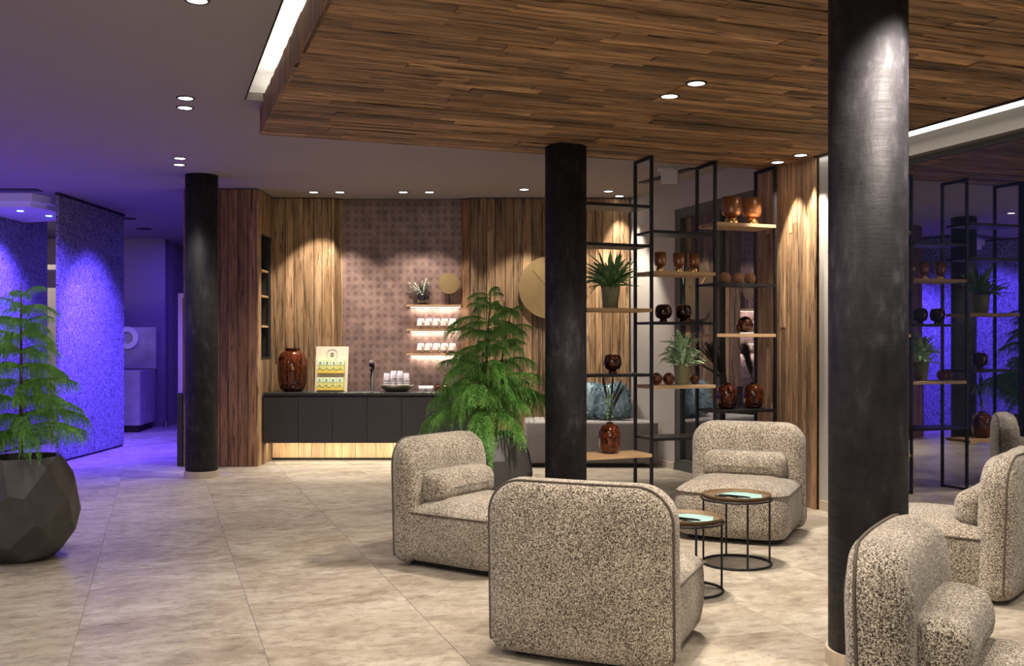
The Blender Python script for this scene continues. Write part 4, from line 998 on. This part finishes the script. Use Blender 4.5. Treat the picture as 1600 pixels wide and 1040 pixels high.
def make_branch(seed, L=0.5, droop=0.9, nb=46, blen=0.13, nn=30):
    rng = np.random.default_rng(seed); V = []; Fc = []
    def axis(s): return np.array([L*(s-0.10*s**3), 0.02*math.sin(3*s+seed), L*(0.42*s - droop*0.62*s*s)])
    def addtri(c, d, w_, l):
        i = len(V); V.extend([c-w_, c+w_, c+d*l]); Fc.append((i, i+1, i+2))
    # woody axis (thin 3-sided)
    N = 10
    for i in range(N):
        a, b = axis(i/N), axis((i+1)/N); r = 0.006*(1-i/N)+0.0015
        for k in range(3):
            t0, t1 = 2*PI*k/3, 2*PI*(k+1)/3
            o0 = np.array([0, math.cos(t0), math.sin(t0)])*r; o1 = np.array([0, math.cos(t1), math.sin(t1)])*r
            j = len(V); V.extend([a+o0, a+o1, b+o1, b+o0]); Fc.append((j, j+1, j+2, j+3))
    for i in range(nb):
        s = 0.16 + 0.84*(i/(nb-1)); base = axis(s); side = 1 if i % 2 else -1
        bl = blen*(1.0 if s < 0.5 else (1.25 - 0.6*s))*(0.6+0.8*min(1, s*2.2))*rng.uniform(0.8, 1.15)
        fwd = 0.45 + 0.6*s; out = np.array([fwd, side*rng.uniform(0.5, 1.0)*(1.15-0.6*s), 0.15]); out /= np.linalg.norm(out)
        sag = rng.uniform(0.9, 1.5)
        m = max(8, int(nn*bl/blen))
        for k in range(m):
            q = (k+0.5)/m; c = base + out*bl*(q*(1-0.35*q)) + np.array([0, 0, -1.0])*bl*sag*q*q*0.85
            tan = out*(1-0.7*q) + np.array([0, 0, -1.7*sag*q]); tan /= np.linalg.norm(tan)
            for _ in range(2):
                rd_ = rng.normal(size=3); rd_ -= tan*rd_.dot(tan)*0.9; rd_ /= np.linalg.norm(rd_)+1e-6
                d = tan*0.75 + rd_*0.8; d /= np.linalg.norm(d)
                w_ = np.cross(d, rng.normal(size=3)); w_ /= np.linalg.norm(w_)+1e-6
                addtri(c, d, w_*0.0023, rng.uniform(0.014, 0.021)*(1-0.3*q))
    me = bpy.data.meshes.new('branch'); me.from_pydata([tuple(map(float, v)) for v in V], [], Fc)
    return me
branches = [make_branch(s, 0.5, dr, 62, bl, 32) for s, dr, bl in ((1, 0.8, 0.13), (2, 1.1, 0.15), (3, 0.6, 0.12), (4, 1.3, 0.15), (5, 0.95, 0.14))]
def pine(loc, label, stems, seed):
    t = empty('potted_pine', loc, 0, label, 'potted tree')
    rnd = random.Random(seed)
    facet_pot(t, seed=seed)
    for (x, y, top, lx, ly, rmax, first, step, nper) in stems:
        bm = bmesh.new(); n = 6; base = 0.66
        pts = [(x + lx*q*q, y + ly*q*q, base + (top-base)*q) for q in [k/n for k in range(n+1)]]
        tube(bm, pts, [0.017*(1-0.75*k/n) for k in range(n+1)], 8); bobj('trunk', bm, 'bark', t, smooth=True)
        z = first; off = rnd.uniform(0, 6)
        while z < top-0.015:
            q = (z-base)/(top-base); cx, cy = x+lx*q*q, y+ly*q*q
            r = rmax*(0.28 + 0.72*(1-(z-first)/(top-first+1e-6))**0.8)
            nn_ = nper if z < top-0.15 else 4
            for k in range(nn_):
                az = off + 2*PI*k/nn_ + rnd.uniform(-.3, .3); el = rnd.uniform(-0.15, 0.25) + 0.5*max(0, q-0.45)
                sc = r/0.5*rnd.uniform(0.62, 1.1)
                put_leaf(t, rnd.choice(branches), 'pine', (cx, cy, z+rnd.uniform(-.02, .02)), az, el, 0, sc, 'branch')
            z += step*(1.0 - 0.3*q); off += 0.7
PL = P(33, 6.95, 0)
pine(PL, 'indoor pine in a dark faceted pot at the left edge', [(0, 0, 1.93, 0.0, 0.0, 0.45, 0.86, 0.128, 8)], 4)
PC = P(763, 8.78, 0)
pine(PC, 'indoor pine in a dark faceted pot behind the left armchair', [(-0.03, 0, 1.95, 0.05, 0, 0.64, 0.90, 0.15, 7), (0.07, 0.03, 1.82, 0.14, 0, 0.46, 0.98, 0.19, 5), (-0.10, -0.03, 1.42, -0.08, -0.03, 0.46, 0.95, 0.16, 6)], 9)

# ------------------------------------------------------------------ armchairs
def rrect(w_, h, R, n=8, Rb=None):
    """rounded rectangle outline centred in x, y from 0..h ; R top corner radius, Rb bottom"""
    Rb = R if Rb is None else Rb; pts = []
    for cx, cy, r, a0 in ((w_/2-Rb, Rb, Rb, -PI/2), (w_/2-R, h-R, R, 0), (-w_/2+R, h-R, R, PI/2), (-w_/2+Rb, Rb, Rb, PI)):
        for k in range(n+1): a = a0 + PI/2*k/n; pts.append((cx + r*math.cos(a), cy + r*math.sin(a)))
    return pts
def densify(pts, m=0.05):
    out = []
    for i, p in enumerate(pts):
        q = pts[(i+1) % len(pts)]; d = math.hypot(q[0]-p[0], q[1]-p[1]); k = max(1, int(d/m))
        for j in range(k): out.append((p[0]+(q[0]-p[0])*j/k, p[1]+(q[1]-p[1])*j/k))
    return out
def loft(rings, cap0=True, cap1=True):
    bm = bmesh.new(); R = [[bm.verts.new(p) for p in r] for r in rings]; n = len(R[0])
    for a, b in zip(R, R[1:]):
        for k in range(n): bm.faces.new((a[k], a[(k+1) % n], b[(k+1) % n], b[k]))
    for flag, r in ((cap0, R[0]), (cap1, R[-1])):
        if flag:
            c = Vector((0, 0, 0))
            for v in r: c += v.co
            cv = bm.verts.new(c/n)
            for k in range(n): bm.faces.new((r[k], r[(k+1) % n], cv))
    return bm
AW = 0.90; AH = 0.85; BT = 0.21; AD = 0.90
def shrink(base, s, cx, cy, hw, hh):
    """inset an outline by s by moving points toward the centre proportionally"""
    return [(cx + (x-cx)*(1-s/hw), cy + (y-cy)*(1-s/hh)) for x, y in base]
def back_xyz(x, z, y):                         # bend in plan + lean back
    return (x, y + 0.16*(x*x)*-1.0*-1.0*0.9 - 0.03*((z-0.4))*1.0, z)
# local frame: chair faces +Y, back outer face at y=0, floor z=0
def chair_meshes():
    out = {}
    base = densify(rrect(AW, AH-0.03, 0.17, 8, 0.07), 0.045)
    hw, hh, cy = AW/2, (AH-0.03)/2, (AH-0.03)/2
    rings = []
    prof = [(0.40, -0.020), (0.28, -0.020), (0.16, -0.015), (0.08, -0.008), (0.03, 0.004), (0.008, 0.016), (0.0, 0.034), (-0.010, 0.075), (-0.010, 0.12), (0.0, BT-0.075), (0.012, BT-0.045), (0.035, BT-0.02), (0.075, BT-0.004), (0.15, BT), (0.30, BT), (0.40, BT)]
    for s, y in prof: rings.append([back_xyz(px_, pz+0.03, y) for px_, pz in shrink(base, s, 0, cy, hw, hh)])
    bm = loft(rings); bmesh.ops.recalc_face_normals(bm, faces=bm.faces); me = bpy.data.meshes.new('backrest'); bm.to_mesh(me); bm.free(); out['backrest'] = me
    bm = bmesh.new(); pts = [back_xyz(a, b+0.03, 0.034) for a, b in shrink(base, -0.004, 0, cy, hw, hh)]; pts = [p for p in pts if p[2] > 0.06]
    i0 = min(range(len(pts)), key=lambda i: (pts[i][0] < 0, pts[i][2])); pts = pts[i0:]+pts[:i0]
    tube(bm, pts, 0.0058, 6); me = bpy.data.meshes.new('welt'); bm.to_mesh(me); bm.free(); out['back_welt'] = me
    # seat
    SW, y0, y1 = AW-0.04, 0.15, AD; SD = y1-y0
    pl_ = [(x, y0 + y) for x, y in densify(rrect(SW, SD, 0.13, 8, 0.05), 0.05)]
    cy = y0+SD/2; rings = []
    def front_bulge(x, y): return y + (0.035*(1-(2*x/SW)**2) if y > cy else 0)
    for s, z in ((0.30, 0.035), (0.07, 0.035), (0.03, 0.045), (0.012, 0.075), (0.0, 0.14), (-0.006, 0.22), (-0.004, 0.31), (0.0, 0.352), (0.006, 0.372), (0.02, 0.388), (0.06, 0.416), (0.12, 0.438), (0.20, 0.454), (0.30, 0.462)):
        rings.append([(x, front_bulge(x, y), z) for x, y in shrink(pl_, s, 0, cy, SW/2, SD/2)])
    bm = loft(rings); bmesh.ops.recalc_face_normals(bm, faces=bm.faces); me = bpy.data.meshes.new('seat'); bm.to_mesh(me); bm.free(); out['seat'] = me
    bm = bmesh.new(); tube(bm, [(x, front_bulge(x, y), 0.368) for x, y in shrink(pl_, -0.003, 0, cy, SW/2, SD/2)], 0.0055, 6, True); me = bpy.data.meshes.new('welt'); bm.to_mesh(me); bm.free(); out['seat_welt'] = me
    # lumbar roll
    cw, ch, cd = 0.66, 0.215, 0.17
    b2 = densify(rrect(cw, ch, 0.075, 7, 0.05), 0.04); rings = []
    for s, y in ((0.105, -0.02), (0.0, -0.02), (0.0, 0.05), (0.002, 0.08), (0.012, 0.115), (0.03, 0.14), (0.055, 0.155), (0.08, 0.162), (0.1, 0.163)):
        rings.append([(x, BT-0.0 + y + 0.13*x*x, z+0.418) for x, z in shrink(b2, s, 0, ch/2, cw/2, ch/2)])
    bm = loft(rings); bmesh.ops.recalc_face_normals(bm, faces=bm.faces); me = bpy.data.meshes.new('lumbar_cushion'); bm.to_mesh(me); bm.free(); out['lumbar_cushion'] = me
    bm = bmesh.new(); box(bm, -0.34, 0.34, 0.12, 0.78, 0.0, 0.05); me = bpy.data.meshes.new('base'); bm.to_mesh(me); bm.free(); out['base'] = me
    return out
CM = chair_meshes()
a0 = empty('armchair')
for nm in ('backrest', 'seat', 'lumbar_cushion'): link(nm, CM[nm], 'boucle', a0, True)
link('welt', CM['back_welt'], 'welt', [c for c in a0.children if c.name.startswith('backrest')][0], True)
link('welt', CM['seat_welt'], 'welt', [c for c in a0.children if c.name.startswith('seat')][0], True)
link('base', CM['base'], 'black_matt', a0)
def place(o, mid, face, label):
    """mid = floor point under the middle of the outer back face, face = plan direction the chair faces"""
    o.location = (mid[0], mid[1], 0); o.rotation_euler = (0, 0, math.atan2(face[1], face[0]) - PI/2)
    tag(o, label, 'armchair', 'speckled boucle armchairs')
chairs = [((0.285, 4.57), (0.39, 0.92), 'speckled boucle armchair seen from behind at front centre'),
          ((-0.60, 7.13), (0.82, -0.57), 'speckled boucle armchair at left, before the central indoor pine'),
          ((1.995, 8.28), (-0.41, -0.91), 'speckled boucle armchair facing forward beyond the two round tables'),
          ((1.265, 3.52), (0.85, -0.53), 'speckled boucle armchair at front right, cut by the bottom edge'),
          ((3.12, 5.95), (-0.80, 0.60), 'speckled boucle armchair at the right edge by the window')]
for i, (m_, f_, lb) in enumerate(chairs):
    place(a0 if i == 0 else copy_tree(a0), m_, f_, lb)

# ------------------------------------------------------------------ round tables
def table(loc, R, zt, label, tl):
    t = empty('side_table', loc, 0, label, 'table', 'round side tables with tray tops')
    def ring(z, r, rad):
        bm = bmesh.new(); tube(bm, [(r*math.cos(a), r*math.sin(a), z) for a in [2*PI*k/48 for k in range(48)]], rad, 8, True); return bm
    bobj('floor_ring', ring(0.009, R, 0.008), 'black_metal', t, smooth=True); bobj('top_ring', ring(zt-0.03, R+0.004, 0.007), 'black_metal', t, smooth=True)
    for k in range(4):
        a = 0.25 + k*PI/2 - 0.16; bm = bmesh.new(); tube(bm, [(R*math.cos(a), R*math.sin(a), 0.012), (R*math.cos(a), R*math.sin(a), zt-0.03)], 0.007, 8); bobj('leg', bm, 'black_metal', t)
    y = empty('round_tray', (loc[0], loc[1], zt-0.026), 0.1, tl, 'tray', 'bronze trays')
    bobj('tray_rim', lathe([(0, 0.0), (R*0.93, 0), (R*0.97, 0.004), (R*1.0, 0.030), (R*0.98, 0.031), (R*0.94, 0.009), (0, 0.006)], 64), 'tray', y, smooth=True)
    bobj('tray_floor', lathe([(0, 0.0065), (R*0.95, 0.0065), (R*0.95, 0.013), (0, 0.013)], 48), 'tray_in', y)
    # printed leaf pattern (flat inlay)
    bm = bmesh.new(); o_ = [(-0.10, 0.62), (0.18, 0.70), (0.50, 0.52), (0.80, 0.10), (0.62, -0.42), (0.30, -0.62), (0.02, -0.66), (-0.12, -0.20), (-0.30, 0.0), (-0.52, 0.25)]
    prism(bm, [(a*R, b*R) for a, b in o_], 0.013, 0.0145); bobj('teal_inlay', bm, 'teal', y)
    for k, (cx, cy_, L, w_) in enumerate(((-0.50, -0.05, 0.20, 0.10), (-0.24, 0.05, 0.30, 0.15), (0.02, -0.20, 0.36, 0.18), (-0.10, -0.55, 0.2, 0.10))):
        bm = bmesh.new(); a = -0.75; q = [(L*math.cos(s), w_*math.sin(s)) for s in [2*PI*j/12 for j in range(12)]]
        prism(bm, [((cx+math.cos(a)*p-math.sin(a)*r_)*R, (cy_+math.sin(a)*p+math.cos(a)*r_)*R) for p, r_ in q], 0.0135, 0.0160); bobj('black_leaf_print', bm, 'leaf_ink', y)
table((1.535, 6.78, 0), 0.232, 0.475, 'taller low round table before the forward-facing armchair', 'bronze tray with teal and black print, farther and higher of two')
table((1.06, 6.04, 0), 0.222, 0.452, 'nearer low round table partly hidden by the front centre armchair', 'bronze tray with teal and black print, nearer and lower of two')

# ------------------------------------------------------------------ reception stones far left
t = empty('stone_counter', (0, 0, 0), 0, 'grey marbled stone counter block seen beyond the violet wall', 'counter')
bm = bmesh.new(); prism(bm, [(-7.6, 16.8), (-6.3, 16.8), (-6.42, 17.85), (-7.6, 17.85)], 0.12, 1.04); bobj('block', bm, 'marble', t)
bm = bmesh.new(); prism(bm, [(-7.6, 16.85), (-6.36, 16.85), (-6.47, 17.82), (-7.6, 17.82)], 0.0, 0.12); bobj('kick_plate', bm, 'black_matt', t)
t = empty('marble_wall_slab', (0, 0, 0), 0, 'square marbled wall panel above the stone counter', 'panel')
bobj('slab', bevel_box(-7.6, -6.42, 17.88, 17.95, 1.05, 1.80, 0.004, 1), 'marble', t)
o = bobj('ring', lathe([(0.11, 0), (0.11, -0.03), (0.2, -0.03), (0.2, 0)], 40), 'white', t); o.matrix_local = Matrix.Translation((-6.93, 17.88, 1.61)) @ Matrix.Rotation(-PI/2, 4, 'X')
print('objects', len(C.objects), 'tris', sum(len(o.data.polygons) for o in C.objects if o.type == 'MESH'))
